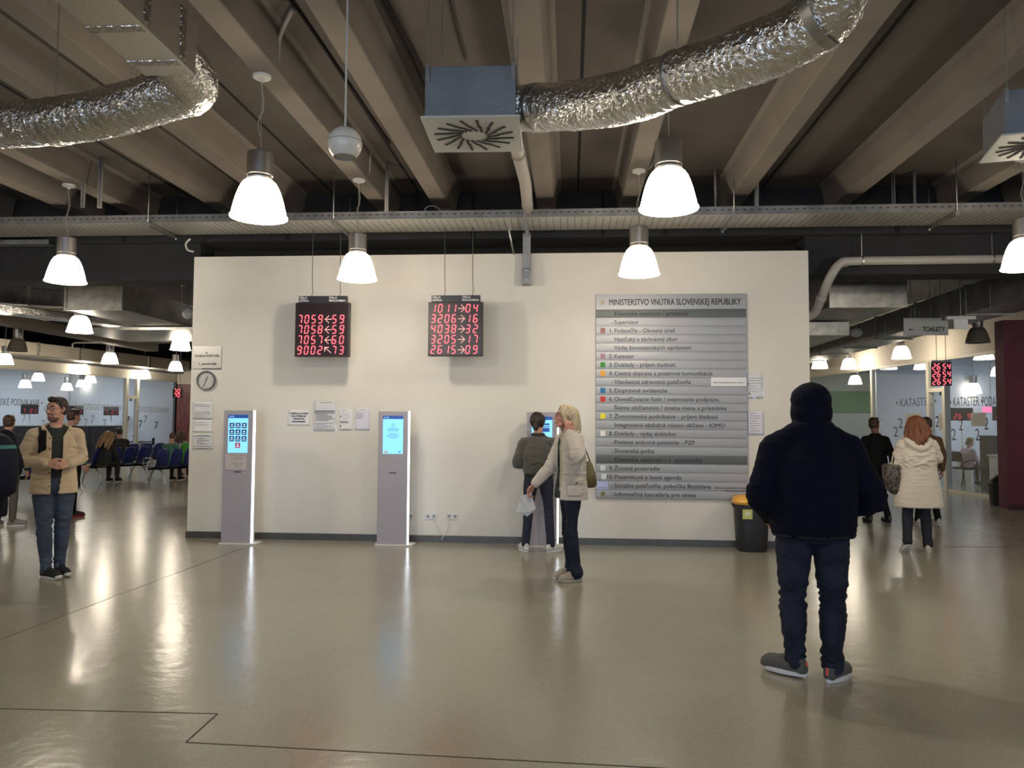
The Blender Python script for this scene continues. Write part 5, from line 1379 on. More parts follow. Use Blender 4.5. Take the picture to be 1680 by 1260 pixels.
PARKA = mat('pale_beige_parka', (.50, .445, .385), .75, nscale=4, namt=.06, sheen=.2)
SHIRT = mat('pale_olive_jumper', (.40, .38, .27), .85, bump=.3, bscale=200)
CREAM_K = mat('thin_cream_lining', (.62, .58, .52), .8)
top(f, SHIRT, scaled(TORSO, .80, .92, .87), arm=(.045, .04, .035), wr=.003, name='jumper', voxel=.01, sleeve=.5)
BL = [(.80, .205, .165), (.90, .20, .160), (1.03, .180, .140), (1.10, .176, .138), (1.22, .183, .142), (1.34, .18, .125), (1.42, .135, .10), (1.47, .09, .085), (1.50, .085, .085)]
def cutp(c):
    q = c - f.spine(c.z); return q.y > .050 and -.085 < q.x + (1.3 - c.z) * .05 < .09 and c.z < 1.46 or (c.z > 1.44 and q.length < .2 and q.y > .03 and abs(q.x) < .06 and c.z < 1.5)
pk = top(f, PARKA, BL, arm=(.078, .068, .050), wr=.0085, voxel=.0085, name='parka', cut=cutp, thick=.008, sleeve=.92, nw=[Vector((-.1, -.05, 1.1)), Vector((-.15, 0, 1.0)), Vector((-.1, 0, 1.25))])
patch(pk, lambda c, n: 1.035 < c.z < 1.06 and abs(c.x) < .21 and abs(c.y) < .2, .003, 'waist_drawcord', PARKA, pk)
patch(pk, lambda c, n: n.x < -.4 and .835 < c.z < .985 and abs(c.y - .02) < .065, .014, 'patch_pocket', PARKA, pk, .012)
patch(pk, lambda c, n: n.x < -.4 and .945 < c.z < .995 and abs(c.y - .02) < .070, .022, 'pocket_flap', PARKA, pk, .010)
q = [v.co for v in pk.data.vertices if v.normal.x < -.5 and abs(v.co.z - .962) < .01 and abs(v.co.y - .02) < .01]
if q:
    mb = MB(); mb.ell(q[0] + Vector((-.026, 0, 0)), (.006, .009, .009)); mb.build('pocket_stud', mat('dark_stud', (.06, .05, .04), .4, .5), pk, True)
patch(pk, lambda c, n: c.z > 1.435 and c.z < 1.53 and abs(c.x) < .12 and abs(c.y - .02) < .14, .010, 'collar', CREAM_K, pk, .012)
mb = MB()
for i, z in enumerate((.9, 1.0, 1.1, 1.2, 1.3)):
    cc_ = f.spine(z * f.k); 
trousers(f, DENIM_D, .90, .95, 1.0, .95, .006, .009, 1.0, flare=.022, name='jeans')
TAUPE = mat('beige_suede', (.36, .31, .24), .85)
shoe(f, f.J['ankL'], 4, TAUPE, mat('beige_sole', (.35, .32, .27), .7), 0, .25, w=.9)
shoe(f, f.J['ankR'], 8, TAUPE, mat('beige_sole', (.35, .32, .27), .7), 0, .25, w=.9)
# her handbag and the papers she holds
wp = f.root.matrix_basis @ f.J['chest']
rm = Matrix.Translation(f.root.location) @ Matrix.Rotation(R(108), 4, 'Z')
bp = rm @ Vector((.05, -.185, 1.02))
bag = thing('handbag', bp, 'olive brown handbag hanging behind the white haired person\'s elbow', 'handbag', R(38))
mb = MB(); mb.loft([(0, 0, -.13, .09, .04), (0, -.012, -.10, .11, .05), (0, -.01, .0, .095, .045), (0, 0, .10, .065, .03), (0, 0, .13, .045, .014)], 24, 2.4)
mb.build('bag_body', mat('olive_leather', (.115, .09, .035), .42, nscale=9, namt=.25), bag, True, auto=60)
mb = MB(); mb.tube([(-.05, .0, .10), (-.06, .02, .2), (-.06, .08, .33), (-.04, .12, .42), (-.01, .10, .36), (.03, .03, .2), (.05, .0, .10)], .007, 8); mb.build('strap', mat('dark_olive_strap', (.05, .04, .02), .5), bag, True)
hp = rm @ (f.J['wrR'] + Vector((.0, .06, -.09)))
pp_ = thing('paper_sheaf', hp, 'bundle of white papers and a thin plastic bag held in the white haired person\'s hand', 'papers', R(108))
mb = MB()
for i in range(5):
    a_ = -.12 + i * .06; M_ = Matrix.Rotation(a_, 3, 'X') @ Matrix.Rotation(.08 * i, 3, 'Y'); mb.box((-.015 + i * .011, .0 + i * .008, -.085 - .01 * i), (.0025, .10 + .008 * i, .17), M=Matrix.Rotation(.12 * i - .2, 3, 'X') @ M_)
mb.build('sheets', mat('crumpled_white_film', (.62, .62, .62), .35, bump=.6, bscale=18), pp_)

# ------------------------------------------------------------------ 3 man at the kiosk
P = atZ(883, 905, 0)
f = Fig('person in an olive grey sweatshirt and dark jeans facing the kiosk, back to the viewer', (P.x, P.y, 0), R(-2), 1.67,
        pelvis=(.0, 0, .95), chest=(-.005, -.01, 1.26), neck=(-.01, .04, 1.46), head=(-.015, .075, 1.60), hipL=(-.095, 0, .92), hipR=(.095, 0, .92), kneeL=(-.125, .01, .50), kneeR=(.13, .01, .50),
        ankL=(-.155, -.04, .09), ankR=(.16, -.04, .09), shL=(-.185, .0, 1.345), shR=(.185, .0, 1.345), elL=(-.27, -.03, 1.10), elR=(.27, -.02, 1.12), wrL=(-.18, .12, 1.06), wrR=(.15, .10, 1.25))
hm = HM(-10, -12)
b = make_body(f, SKIN, hm, {'L': dict(d=(.6, .5, .3), pn=(0, 0, -1), curl=.7), 'R': dict(d=(-.2, .4, .9), pn=(0, 1, 0), curl=.6)}, .007)
def shag(mb):
    short_hair(mb); mb.ell((0, -.035, .03), (.094, .092, .108), n=20, m=12); mb.chain([(0, -.07, .0), (0, -.085, -.07)], [.055, .035], 12, 3)
hair_blob(f, hm, shag, H_BLACK, .008, .016, seed=4)
OLV = mat('olive_grey_fleece', (.055, .054, .045), .9, nscale=8, namt=.15, sheen=.3)
sw = top(f, OLV, [(.93, .165, .120), (.97, .190, .140), (1.06, .20, .150), (1.2, .205, .145), (1.30, .19, .125), (1.38, .145, .10), (1.44, .09, .075), (1.475, .075, .07)], arm=(.078, .066, .046), wr=.010, voxel=.009, name='sweatshirt', nw=[Vector((0, -.1, 1.0)), Vector((-.1, -.1, .95)), Vector((.1, -.1, .95))])
patch(sw, lambda c, n: c.z < .925, .003, 'hem_band', mat('dark_rib', (.02, .018, .015), .9), sw)
patch(sw, lambda c, n: c.z > 1.375 and abs(c.x) < .09, .004, 'collar_band', mat('dark_rib', (.02, .018, .015), .9), sw)
trousers(f, mat('navy_jeans', (.010, .014, .034), .8), .98, .96, 1.0, 1.0, .006, .010, 1.0, name='jeans')
WT_ = mat('white_trainer', (.55, .55, .54), .6, nscale=30, namt=.3)
shoe(f, f.J['ankL'], 25, WT_, mat('white_rubber_sole', (.60, .59, .60), .5), 0, .27, name='trainer'); shoe(f, f.J['ankR'], -40, WT_, mat('white_rubber_sole', (.60, .59, .60), .5), 0, .27, name='trainer')

# ------------------------------------------------------------------ 4 bearded man with glasses on the left
P = atZ(83, 946, 0)
f = Fig('bearded person with glasses in an open beige overshirt and blue jeans on the left', (P.x, P.y, 0), R(220), 1.765,
        pelvis=(0, 0, .94), chest=(0, -.02, 1.26), neck=(.0, .0, 1.465), head=(.005, .035, 1.615), hipL=(-.09, 0, .92), hipR=(.09, 0, .92), kneeL=(-.085, .01, .50), kneeR=(.075, .05, .50),
        ankL=(-.075, -.06, .09), ankR=(.045, .06, .09), shL=(-.185, -.0, 1.37), shR=(.185, -.0, 1.37), elL=(-.225, -.02, 1.14), elR=(.27, -.04, 1.13), wrL=(-.10, .20, 1.095), wrR=(.085, .20, 1.10))
hm = HM(-48, 0)
b = make_body(f, SKIN, hm, {'L': dict(d=(.85, .45, -.12), pn=(.3, -.9, -.15), curl=[.5, .65, .75, .8]), 'R': dict(d=(-.85, .42, -.14), pn=(-.3, -.9, -.15), curl=[.45, .6, .7, .75])}, .0055, wide=1.0)
face_parts(f, b, hm, glasses=mat('dark_red_frames', (.05, .01, .015), .3), beard=mat('short_beard', (.17, .085, .06), .8))
hair_blob(f, hm, lambda mb: (mb.ell((0, -.026, .048), (.079, .091, .084), n=20, m=12), mb.ell((0, -.045, .0), (.073, .066, .070), n=18, m=10), mb.ell((0, .030, .100), (.060, .056, .034), n=16, m=8), [mb.chain([(sx * .068, .022, .055), (sx * .072, .012, .02)], [.012, .007], 8, 2) for sx in (-1, 1)]), H_BLACK, .0055, .003)
DKT = mat('dark_green_black_tshirt', (.018, .022, .020), .85)
top(f, DKT, scaled([q for q in TORSO if q[0] < 1.45], .88, .98, .94), arm=(.05, .045, .04), wr=.003, name='t_shirt', voxel=.009, sleeve=.2)
BEI = mat('beige_cotton_overshirt', (.50, .385, .25), .8, nscale=5, namt=.07, sheen=.2, bump=.15, bscale=200)
def cuto(c):
    q = c - f.spine(c.z); 
    w0 = -.020 - max(0, c.z - 1.36) * .55 + (0 if c.z > 1.05 else (1.05 - c.z) * .12); w1 = .040 + max(0, c.z - 1.36) * .55
    return q.y > .02 and w0 - .035 < q.x < w1 and c.z < 1.50 and (q.y < .17)
OS = [(.805, .212, .150), (.88, .205, .145), (1.0, .192, .138), (1.15, .190, .138), (1.28, .188, .13), (1.36, .165, .112), (1.42, .115, .09), (1.455, .088, .080), (1.475, .08, .078)]
js = top(f, BEI, OS, arm=(.066, .060, .047), wr=.0085, voxel=.0075, name='overshirt', cut=cuto, thick=.006, sleeve=.93, nw=[Vector((.1, .1, 1.0)), Vector((.15, 0, 1.2))])
patch(js, lambda c, n: 1.425 < c.z < 1.52 and abs(c.x) < .125 and abs(c.y) < .14, .012, 'collar', BEI, js, .010)
patch(js, lambda c, n: (c - f.J['wrR']).length < .075 and (c - f.J['elR']).length > .17, .004, 'cuff', BEI, js); patch(js, lambda c, n: (c - f.J['wrL']).length < .075 and (c - f.J['elL']).length > .17, .004, 'cuff', BEI, js)
patch(js, lambda c, n: n.y > .2 and -.165 < c.x < -.105 and 1.26 < c.z < 1.34, .003, 'chest_pocket', BEI, js)
mb = MB()
for z in (.88, 1.0, 1.24, 1.34):
    zz = z * f.k; best = None
    for v in js.data.vertices:
        if abs(v.co.z - zz) < .008 and v.co.y > .02 and v.normal.y > .3 and v.co.x > .04 and (best is None or v.co.x < best.x): best = v.co
    if best: mb.ell((best.x + .014, best.y + .002, best.z), (.007, .004, .007), n=10, m=6)
mb.build('buttons', mat('dark_button', (.03, .025, .02), .4), js, True)
trousers(f, DENIM_B, 1.06, 1.08, 1.0, .98, .010, .0085, 1.0, name='jeans')
# backpack of the bearded man
rm = Matrix.Translation(f.root.location) @ Matrix.Rotation(R(220), 4, 'Z')
bp = thing('backpack', rm @ Vector((.02, -.235, .92)), 'black backpack worn by the bearded person, strap over the beige shoulder', 'backpack', R(220))
mb = MB(); mb.loft([(0, 0, 0, .13, .07), (0, 0, .03, .155, .10), (0, .0, .25, .155, .10), (0, .02, .42, .13, .075), (0, .03, .47, .09, .05)], 24, 2.8)
mb.build('bag_body', BLACKC, bp, True, auto=60)
sp = patch(js, lambda c, n: .085 < c.x < .145 and c.z > 1.14 and c.y > -.12 and c.z < 1.52 and (c - f.J['elR']).length > .13 and (c - f.J['wrR']).length > .16, .010, 'shoulder_strap', BLACKC, js, .012)
if sp:
    sp.parent = bp; sp.matrix_parent_inverse = (Matrix.Translation(bp.location) @ Matrix.Rotation(R(220), 4, 'Z')).inverted() @ rm
BW_ = mat('black_canvas', (.012, .012, .013), .85); RUB = mat('offwhite_rubber', (.58, .56, .52), .55)
for sd, yw in (('L', 18), ('R', 30)):
    shoe(f, f.J['ank' + sd], yw, BW_, RUB, 0, .285, lace=mat('white_laces', (.65, .65, .64), .7), toe=RUB, w=.96, name='canvas_shoe')

# ------------------------------------------------------------------ 5 dark figure cut by the left edge
P = atZ(-40, 985, 0)
f = Fig('person in a long navy coat with a teal trimmed backpack, cut by the left edge', (P.x, P.y, 0), R(62), 1.74, head=(0, .04, 1.61), neck=(0, .0, 1.46), wrL=(-.22, .12, .92), wrR=(.22, .12, .92))
hm = HM(-5, 0)
b = make_body(f, SKIN, hm, None, .008)
hair_blob(f, hm, lambda mb: (short_hair(mb), mb.chain([(0, -.07, .02), (0, -.10, -.06), (0, -.11, -.12)], [.07, .05, .03], 12, 3)), H_BLACK, .008, .010)
NAVY2 = mat('navy_coat_cloth', (.004, .0055, .014), .9, spec=.2)
top(f, NAVY2, [(.70, .20, .165), (.75, .205, .17), (.85, .205, .17), (1.05, .205, .16), (1.22, .205, .155), (1.34, .20, .135), (1.42, .14, .10), (1.47, .10, .09)], arm=(.085, .072, .055), wr=.008, voxel=.010, name='coat')
trousers(f, DENIM_B, 1.0, 1.0, 1.0, 1.0, .006, .011, name='jeans')
for sd in 'LR': shoe(f, f.J['ank' + sd], 0, BLACKC, RUB, 0, .27)
rm = Matrix.Translation(f.root.location) @ Matrix.Rotation(R(62), 4, 'Z')
bp = thing('backpack', rm @ Vector((0, -.27, .92)), 'navy backpack with a teal top band at the photo\'s left edge', 'backpack', R(62))
mb = MB(); mb.loft([(0, 0, -.04, .10, .06), (0, 0, .0, .15, .10), (0, 0, .15, .165, .115), (0, 0, .32, .155, .11), (0, .02, .40, .13, .095), (0, .03, .46, .10, .07), (0, .04, .49, .05, .035)], 24, 2.3); mb.build('bag_body', mat('navy_nylon', (.004, .005, .014), .75, spec=.2), bp, True, auto=60)
mb = MB(); mb.loft([(0, .008, .365, .147, .107), (0, .018, .395, .137, .100)], 24, 2.3); mb.build('teal_band', mat('teal_nylon', (.015, .12, .10), .6), bp, True, auto=60)

def simple(label, px, py, H, rz, hairf, hair_m, topm, botm, shoem, prof=None, arm=(.072, .06, .045), hands=None, hyaw=0, hpitch=0, voxel=.011, solem=None, topname='jacket', botname='trousers', shoe_pitch=(0, 0), g=.98, wr=.007, arms_sl=.95, flare=0, feet=(0, 0), skin=SKIN, hk=1.0, hair_amp=.006, **J):
    P = atZ(px, py, 0)
    f = Fig(label, (P.x, P.y, 0), R(rz), H, **J)
    hm = HM(hyaw, hpitch)
    body = make_body(f, skin, hm, hands, .0085)
    if hairf: hair_blob(f, hm, hairf, hair_m, .009, hair_amp)
    t = top(f, topm, prof or scaled(TORSO, 1.12, 1.12, .80), arm=arm, wr=wr, voxel=voxel, name=topname, sleeve=arms_sl)
    q = trousers(f, botm, g, g, g, 1.0, .006, voxel, 1.0, name=botname, flare=flare)
    for i, sd in enumerate('LR'): shoe(f, f.J['ank' + sd], feet[i], shoem, solem or RUB, shoe_pitch[i], .265)
    return f, t, q, body
# 6 figure half hidden at the left edge, further back
simple('person in dark clothes and pale trainers behind the figure at the left edge', 8, 864, 1.60, 20, short_hair, H_BROWN, mat('charcoal_jacket', (.02, .02, .024), .85), mat('brown_grey_cloth', (.10, .085, .07), .85), mat('grey_trainer', (.20, .19, .18), .7), feet=(0, -80))
# 7 walking figure behind the bearded man
f7, t7, q7, b7 = simple('person in a black jacket walking away just behind the bearded person', 114, 851, 1.70, -25, short_hair, H_BROWN, BLACKC, BLACKC, mat('dark_red_trainer', (.05, .02, .025), .7),
    prof=scaled(TORSO, 1.15, 1.15, .93), feet=(-5, 5), solem=mat('red_sole', (.35, .04, .05), .6), kneeL=(-.09, .10, .51), ankL=(-.09, .10, .09), kneeR=(.09, .03, .52), ankR=(.09, -.24, .16), shoe_pitch=(0, -38), hpitch=-8)
patch(t7, lambda c, n: c.z < .945, .003, 'hem_band', mat('teal_nylon', (.015, .12, .10), .6), t7)
# 8 man in black on the right
simple('person in a black suit walking away between the hooded one and the parka', 1438, 857, 1.655, 6, lambda mb: short_hair(mb), H_BROWN, BLACKC, BLACKC, mat('black_shoe', (.01, .01, .01), .4), prof=scaled(TORSO, 1.12, 1.12, .83), arm=(.070, .058, .044), solem=mat('black_sole', (.01, .01, .01), .7),
    hyaw=-50, kneeL=(-.10, .02, .50), ankL=(-.13, -.02, .09), kneeR=(.10, .03, .51), ankR=(.15, -.10, .10), elR=(.26, -.04, 1.13), wrR=(.30, .0, .90), elL=(-.23, .02, 1.12), skin=mat('skin_tan', (.20, .09, .06), .5))
# 9 ginger woman in a white parka
P = atZ(1508, 905, 0)
f = Fig('person with ginger wavy hair and a cream hooded parka walking away on the right', (P.x, P.y, 0), R(-3), 1.665,
        pelvis=(.0, 0, .95), chest=(.0, -.01, 1.26), neck=(.01, .03, 1.46), head=(.02, .06, 1.60), hipL=(-.09, 0, .92), hipR=(.09, 0, .92), kneeL=(-.13, .0, .51), kneeR=(.09, .02, .50),
        ankL=(-.19, -.14, .15), ankR=(.10, -.02, .09), shL=(-.178, .0, 1.35), shR=(.178, .0, 1.35), elL=(-.245, .03, 1.10), elR=(.275, .06, 1.17), wrL=(-.22, .17, 1.02), wrR=(.15, .11, 1.44))
hm = HM(-12, 4)
b = make_body(f, SKIN, hm, {'R': dict(d=(-.35, .0, 1), pn=(-1, .1, -.2), curl=[.9, .85, .8, .7]), 'L': dict(pn=(1, 0, 0), curl=.8)}, .007)
def wavy(mb):
    mb.ell((0, -.022, .045), (.095, .100, .088), n=20, m=12)
    for i, (x, y) in enumerate(((-.082, .0), (-.09, -.045), (-.055, -.085), (-.015, -.105), (.03, -.102), (.066, -.075), (.088, -.03))):
        L_ = (-.13, -.17, -.225, -.20, -.17, -.13, -.10)[i]
        L_ *= 1.35; mb.chain([(x * .6, y * .6, .07), (x, y, .0), (x * 1.3, y * 1.3 - .04, L_ * .45), (x * 1.1, y * 1.2 - .085, L_ * .78), (x * 1.3, y * 1.1 - .10, L_)], [.045, .044, .044, .036, .014], 12, 4)
hair_blob(f, hm, wavy, H_GINGER, .006, .016, seed=9)
CRP = mat('cream_parka_cloth', (.64, .575, .47), .8, nscale=4, namt=.05, sheen=.2)
pk = top(f, CRP, [(.565, .285, .195), (.62, .29, .20), (.75, .275, .19), (.92, .25, .175), (1.06, .225, .16), (1.2, .225, .155), (1.30, .205, .135), (1.38, .15, .105), (1.45, .10, .09)], arm=(.080, .070, .052), wr=.012, voxel=.009, name='parka', sleeve=.93,
         nw=[Vector((0, -.12, 1.05)), Vector((-.12, -.1, 1.1)), Vector((.12, -.1, 1.15)), Vector((0, -.12, 1.15))])
mb = MB(); mb.chain([(-.135, .03, 1.365), (-.12, -.075, 1.325), (0, -.12, 1.25), (.12, -.075, 1.325), (.135, .03, 1.365)], [.03, .042, .050, .042, .03], 14, 5)
me = remesh(mb, .009, 3, wrinkle(.006, 2)); put('hood', me, CRP, pk)
patch(pk, lambda c, n: c.z < .575 and n.z > -.6, .003, 'hem', CRP, pk)
trousers(f, mat('navy_trousers', (.008, .010, .020), .8), 1.0, 1.0, 1.05, 1.0, .006, .010, .98, flare=.004, name='trousers')
OFFT = mat('offwhite_trainer', (.48, .44, .38), .7)
shoe(f, f.J['ankL'], 2, OFFT, RUB, -42, .255, name='trainer'); shoe(f, f.J['ankR'], -15, OFFT, RUB, 0, .255, name='trainer')
rm = Matrix.Translation(f.root.location) @ Matrix.Rotation(R(-3), 4, 'Z')
bg = thing('tote_bag', rm @ Vector((-.285, .04, .93)), 'dark patterned tote bag hanging at the cream parka\'s left side', 'tote bag', R(-3))
mb = MB(); mb.loft([(.03, 0, -.24, .035, .08), (.02, 0, -.20, .065, .11), (0, 0, -.05, .095, .14), (-.01, 0, .09, .09, .13), (0, 0, .12, .08, .12)], 24, 2.4)
mb.build('bag_body', mat('snake_pattern', (.17, .15, .13), .5, nscale=30, col2='0c0b0b', detail=2), bg, True, auto=60)
mb = MB(); mb.tube([(0, -.05, .11), (.01, -.06, .2), (.02, -.02, .25), (.02, .04, .2), (0, .05, .11)], .008, 8); mb.build('handle', BLACKC, bg, True)
hp = rm @ (f.J['wrR'] + Vector((-.06, .01, .075)))
ph = thing('mobile_phone', hp, 'pale phone held to the ginger haired person\'s right ear', 'phone', R(-3))
mb = MB(); mb.box((0, 0, 0), (.012, .07, .14), M=Matrix.Rotation(R(-12), 3, 'Y')); mb.build('phone_body', mat('pale_phone', (.55, .5, .5), .3), ph, bevel=.004)
# 10 figure hidden in front of her
simple('person in a brown jacket almost hidden in front of the cream parka', 1523, 862, 1.66, 0, short_hair, H_BROWN, mat('brown_jacket', (.12, .06, .03), .8), BLACKC, OFFT, prof=scaled(TORSO, 1.0, 1.0, .85), elR=(.245, .0, 1.13), ankL=(-.17, -.02, .09), ankR=(.13, -.05, .10))
# ================================================================== WAITING HALL AND OFFICES
BLUE = mat('dark_blue_seat_plastic', (.006, .014, .11), .35); CHR = mat('chromed_tube', (.45, .44, .42), .25, 1.0)
def bench(A, B, n, label, face=1):
    """beam bench from A to B; seats face away from the viewer"""
    A = Vector((A.x, A.y, 0)); B = Vector((B.x, B.y, 0)); u = (B - A); L = u.length; ang = math.atan2(u.y, u.x)
    root = thing('beam_bench', A, label, 'bench', ang)
    mb = MB(); mb.bb((-.05, -.03, .36), (L + .05, .03, .41)); mb.build('beam', BLACKC, root)
    for x in (L * .1, L * .9):
        for sg in (-1, 1):
            mb = MB(); pts = [(x, 0, .37), (x, sg * .12, .36), (x, sg * .24, .26), (x, sg * .32, .10), (x, sg * .345, .015)]
            mb.tube(smooth_pts(pts, 4), .018, 8); mb.build('leg', CHR, root, True)
    for x in (-.02, L + .02):
        mb = MB(); mb.tube(smooth_pts([(x, -.14, .62), (x, .10, .64), (x, .26, .62), (x, .28, .52), (x, .20, .44)], 4), .013, 8); mb.build('armrest', CHR, root, True)
    w = L / n
    for i in range(n):
        x0 = i * w + .02; x1 = (i + 1) * w - .02; xc = (x0 + x1) / 2; hw = (x1 - x0) / 2
        mb = MB(); rings = []
        for (y, z, k) in ((.30, .415, .9), (.26, .43, 1), (.05, .42, 1), (-.12, .435, .98), (-.19, .50, .97), (-.225, .62, 1.0), (-.255, .76, .95), (-.275, .845, .75), (-.28, .87, .45)):
            ring = []
            for j in range(9):
                t = j / 8 * 2 - 1; ring.append((xc + t * hw * k, y - (.02 * (1 - t * t)) * (1 if z > .5 else 0), z - (.012 * (1 - t * t)) * (1 if z < .5 else 0)))
            rings.append(ring)
        vs = [p for r in rings for p in r]; fs = [(a * 9 + j, a * 9 + j + 1, (a + 1) * 9 + j + 1, (a + 1) * 9 + j) for a in range(len(rings) - 1) for j in range(8)]
        mb.add(vs, fs); s_ = mb.build('seat_shell', BLUE, root, True); so = s_.modifiers.new('t', 'SOLIDIFY'); so.thickness = .012
    return root
def line(px0, py0, px1, py1): return atZ(px0, py0), atZ(px1, py1)
bench(*line(140, 793, 236, 786), 4, 'dark blue beam bench right behind the bearded person, with the blonde sitter')
bench(*line(246, 796, 352, 789), 5, 'dark blue beam bench running behind the white wall\'s left edge')
bench(*line(196, 777, 262, 773), 3, 'dark blue beam bench in the second row, behind the first two')
bench(*line(28, 818, 118, 806), 4, 'dark blue beam bench hidden behind the bearded person and the left figures')
def sitter(label, px, py, hairf, hm_, topm, botm, rz=0, H=1.70, hyaw=0, hp=-10, lean=.06, hair_amp=.006, arms=None, seat=.47, skin=SKIN, hks=1.0):
    P = atZ(px, py, 0); dz = .95 - seat - .06
    J = dict(pelvis=(0, 0, .95 - dz), chest=(0, lean, 1.25 - dz), neck=(0, lean + .05, 1.45 - dz), head=(0, lean + .10, 1.60 - dz),
             hipL=(-.09, .04, .93 - dz), hipR=(.09, .04, .93 - dz), kneeL=(-.11, .44, .53), kneeR=(.11, .44, .53), ankL=(-.11, .42, .09), ankR=(.11, .46, .09),
             shL=(-.175, lean + .02, 1.36 - dz), shR=(.175, lean + .02, 1.36 - dz), elL=(-.24, lean + .08, 1.10 - dz), elR=(.24, lean + .08, 1.10 - dz), wrL=(-.13, .30, .99 - dz), wrR=(.13, .30, .99 - dz))
    if arms: J.update(arms)
    f = Fig(label, (P.x, P.y, 0), R(rz), H, **J); hm = HM(hyaw, hp); k = f.k
    make_body(f, skin, hm, {'L': dict(pn=(0, 0, -1), curl=.5), 'R': dict(pn=(0, 0, -1), curl=.5)}, .011, dz=dz, legs=True)
    hair_blob(f, hm, hairf, hm_, .011, hair_amp, hk=hks)
    z0 = .95 - dz
    top(f, topm, [(z0 - .06, .175, .13), (z0 + .05, .178, .135), (z0 + .2, .178, .13), (z0 + .33, .175, .12), (z0 + .42, .13, .09), (z0 + .49, .075, .07)], arm=(.070, .058, .045), wr=.007, voxel=.013)
    mb = MB()
    for sd in 'LR':
        h, kn, an = f.J['hip' + sd], f.J['knee' + sd], f.J['ank' + sd]
        mb.chain([h, h.lerp(kn, .5), kn], [.088 * k, .078 * k, .062 * k], 14, 4); mb.chain([kn, kn.lerp(an, .4), an], [.062 * k, .058 * k, .048 * k], 14, 4)
    mb.ell(f.J['pelvis'], (.17, .13, .10))
    put('trousers', remesh(mb, .014, 3, wrinkle(.006, 1)), botm, f.root)
    for sd in 'LR': shoe(f, f.J['ank' + sd], 0, BLACKC, RUB, 0, .26)
    return f
def longhair(mb):
    mb.ell((0, -.022, .045), (.092, .100, .086), n=20, m=12)
    for x, y in ((-.08, .0), (-.06, -.07), (0, -.095), (.06, -.07), (.08, .0)):
        mb.chain([(x * .6, y * .6, .07), (x, y, .0), (x * 1.25, y * 1.15, -.12), (x * 1.3, y * 1.1, -.24), (x * 1.5, y * 1.0, -.32)], [.045, .040, .038, .032, .02], 12, 4)
DARKC = mat('dark_cloth', (.012, .011, .011), .85); TEALC = mat('teal_hoodie_cloth', (.045, .16, .105), .85); GREENC = mat('bright_green_cloth', (.06, .30, .035), .85); WHC = mat('grey_white_cloth', (.36, .34, .33), .85)
sitter('person with long fair highlighted hair slumped on the blue bench', 168, 793, longhair, H_FAIR, DARKC, DARKC, 0, hp=-40, lean=.10, hair_amp=.02, H=1.66, hks=1.25)
sitter('person with short dark hair in a black jacket sitting in profile beyond the blonde sitter', 196, 783, short_hair, H_BLACK, DARKC, DARKC, 50, 1.80, hyaw=10, hp=-5)
sitter('person in a teal green hoodie on the bench near the white wall\'s edge', 272, 790, short_hair, H_BROWN, TEALC, DARKC, -5, 1.64, hyaw=20, hp=-30, lean=.14)
sitter('person in a greyish white top sitting between the two green clad sitters', 291, 783, longhair, H_BROWN, WHC, DARKC, 5, 1.70)
sitter('person in a bright green top, sitter closest to the white wall\'s left edge', 308, 789, short_hair, H_FAIR, GREENC, DARKC, 0, 1.68, skin=SKIN2)

# ---- office furniture
def chair_simple(P, rz, label, group=None):
    root = thing('visitor_chair', P, label, 'chair', rz, group)
    mb = MB(); mb.loft([(0, .0, .43, .22, .21), (0, 0, .45, .23, .22), (0, 0, .475, .22, .21)], 20, 3.5); mb.build('seat', BLACKC, root, True, auto=50)
    mb = MB(); mb.prism([(-.2, .62), (.2, .62), (.22, .70), (.20, .84), (.12, .88), (-.12, .88), (-.20, .84), (-.22, .70)], -.25, -.21); mb.build('backrest', BLACKC, root, bevel=.012)
    for sx in (-1, 1):
        mb = MB(); mb.tube([(sx * .24, .24, 0), (sx * .22, .18, .42)], .012, 8); mb.build('leg', BLACKC, root, True)
        mb = MB(); mb.tube([(sx * .24, -.28, 0), (sx * .22, -.19, .43), (sx * .20, -.235, .80)], .012, 8); mb.build('leg', BLACKC, root, True)
        mb = MB(); mb.tube([(sx * .24, -.20, .60), (sx * .25, -.05, .66), (sx * .25, .16, .66), (sx * .23, .18, .43)], .014, 8); mb.build('armrest', BLACKC, root, True)
    return root
def counter(P, rz, w, d, h, label, m=None, topm=None):
    root = thing('service_counter', P, label, 'counter', rz)
    mb = MB(); mb.bb((-w / 2, -d / 2, 0), (w / 2, d / 2, h)); mb.build('front_panel', m or mat('dark_grey_laminate', (.055, .065, .08), .5), root)
    mb = MB(); mb.bb((-w / 2 - .02, -d / 2 - .03, h), (w / 2 + .02, d / 2 + .03, h + .03)); mb.build('worktop', topm or M_offwhite, root, bevel=.004)
    return root
def small_led(P, rz, label, txt, pole=True, group=None):
    root = thing('counter_display', P, label, 'display', rz, group)
    mb = MB(); mb.bb((-.27, -.03, 0), (.27, .03, .34)); mb.build('case', mat('black_display_case', (.022, .018, .018), .5), root, bevel=.004)
    mb = MB()
    for i, ch in enumerate(txt): seg_digit(mb, ch, -.20 + i * .11, .05, .06, .13, -.034, .018)
    mb.build('lit_digits', mat('dim_red_led', (.25, .02, .02), .5, emit=(.8, .06, .06), es=.7), root)
    if pole: mb = MB(); mb.cyl((0, 0, -P.z), (0, 0, 0), .02, n=10); mb.build('pole', M_galv, root, True)
    return root
aL = math.degrees(lang)
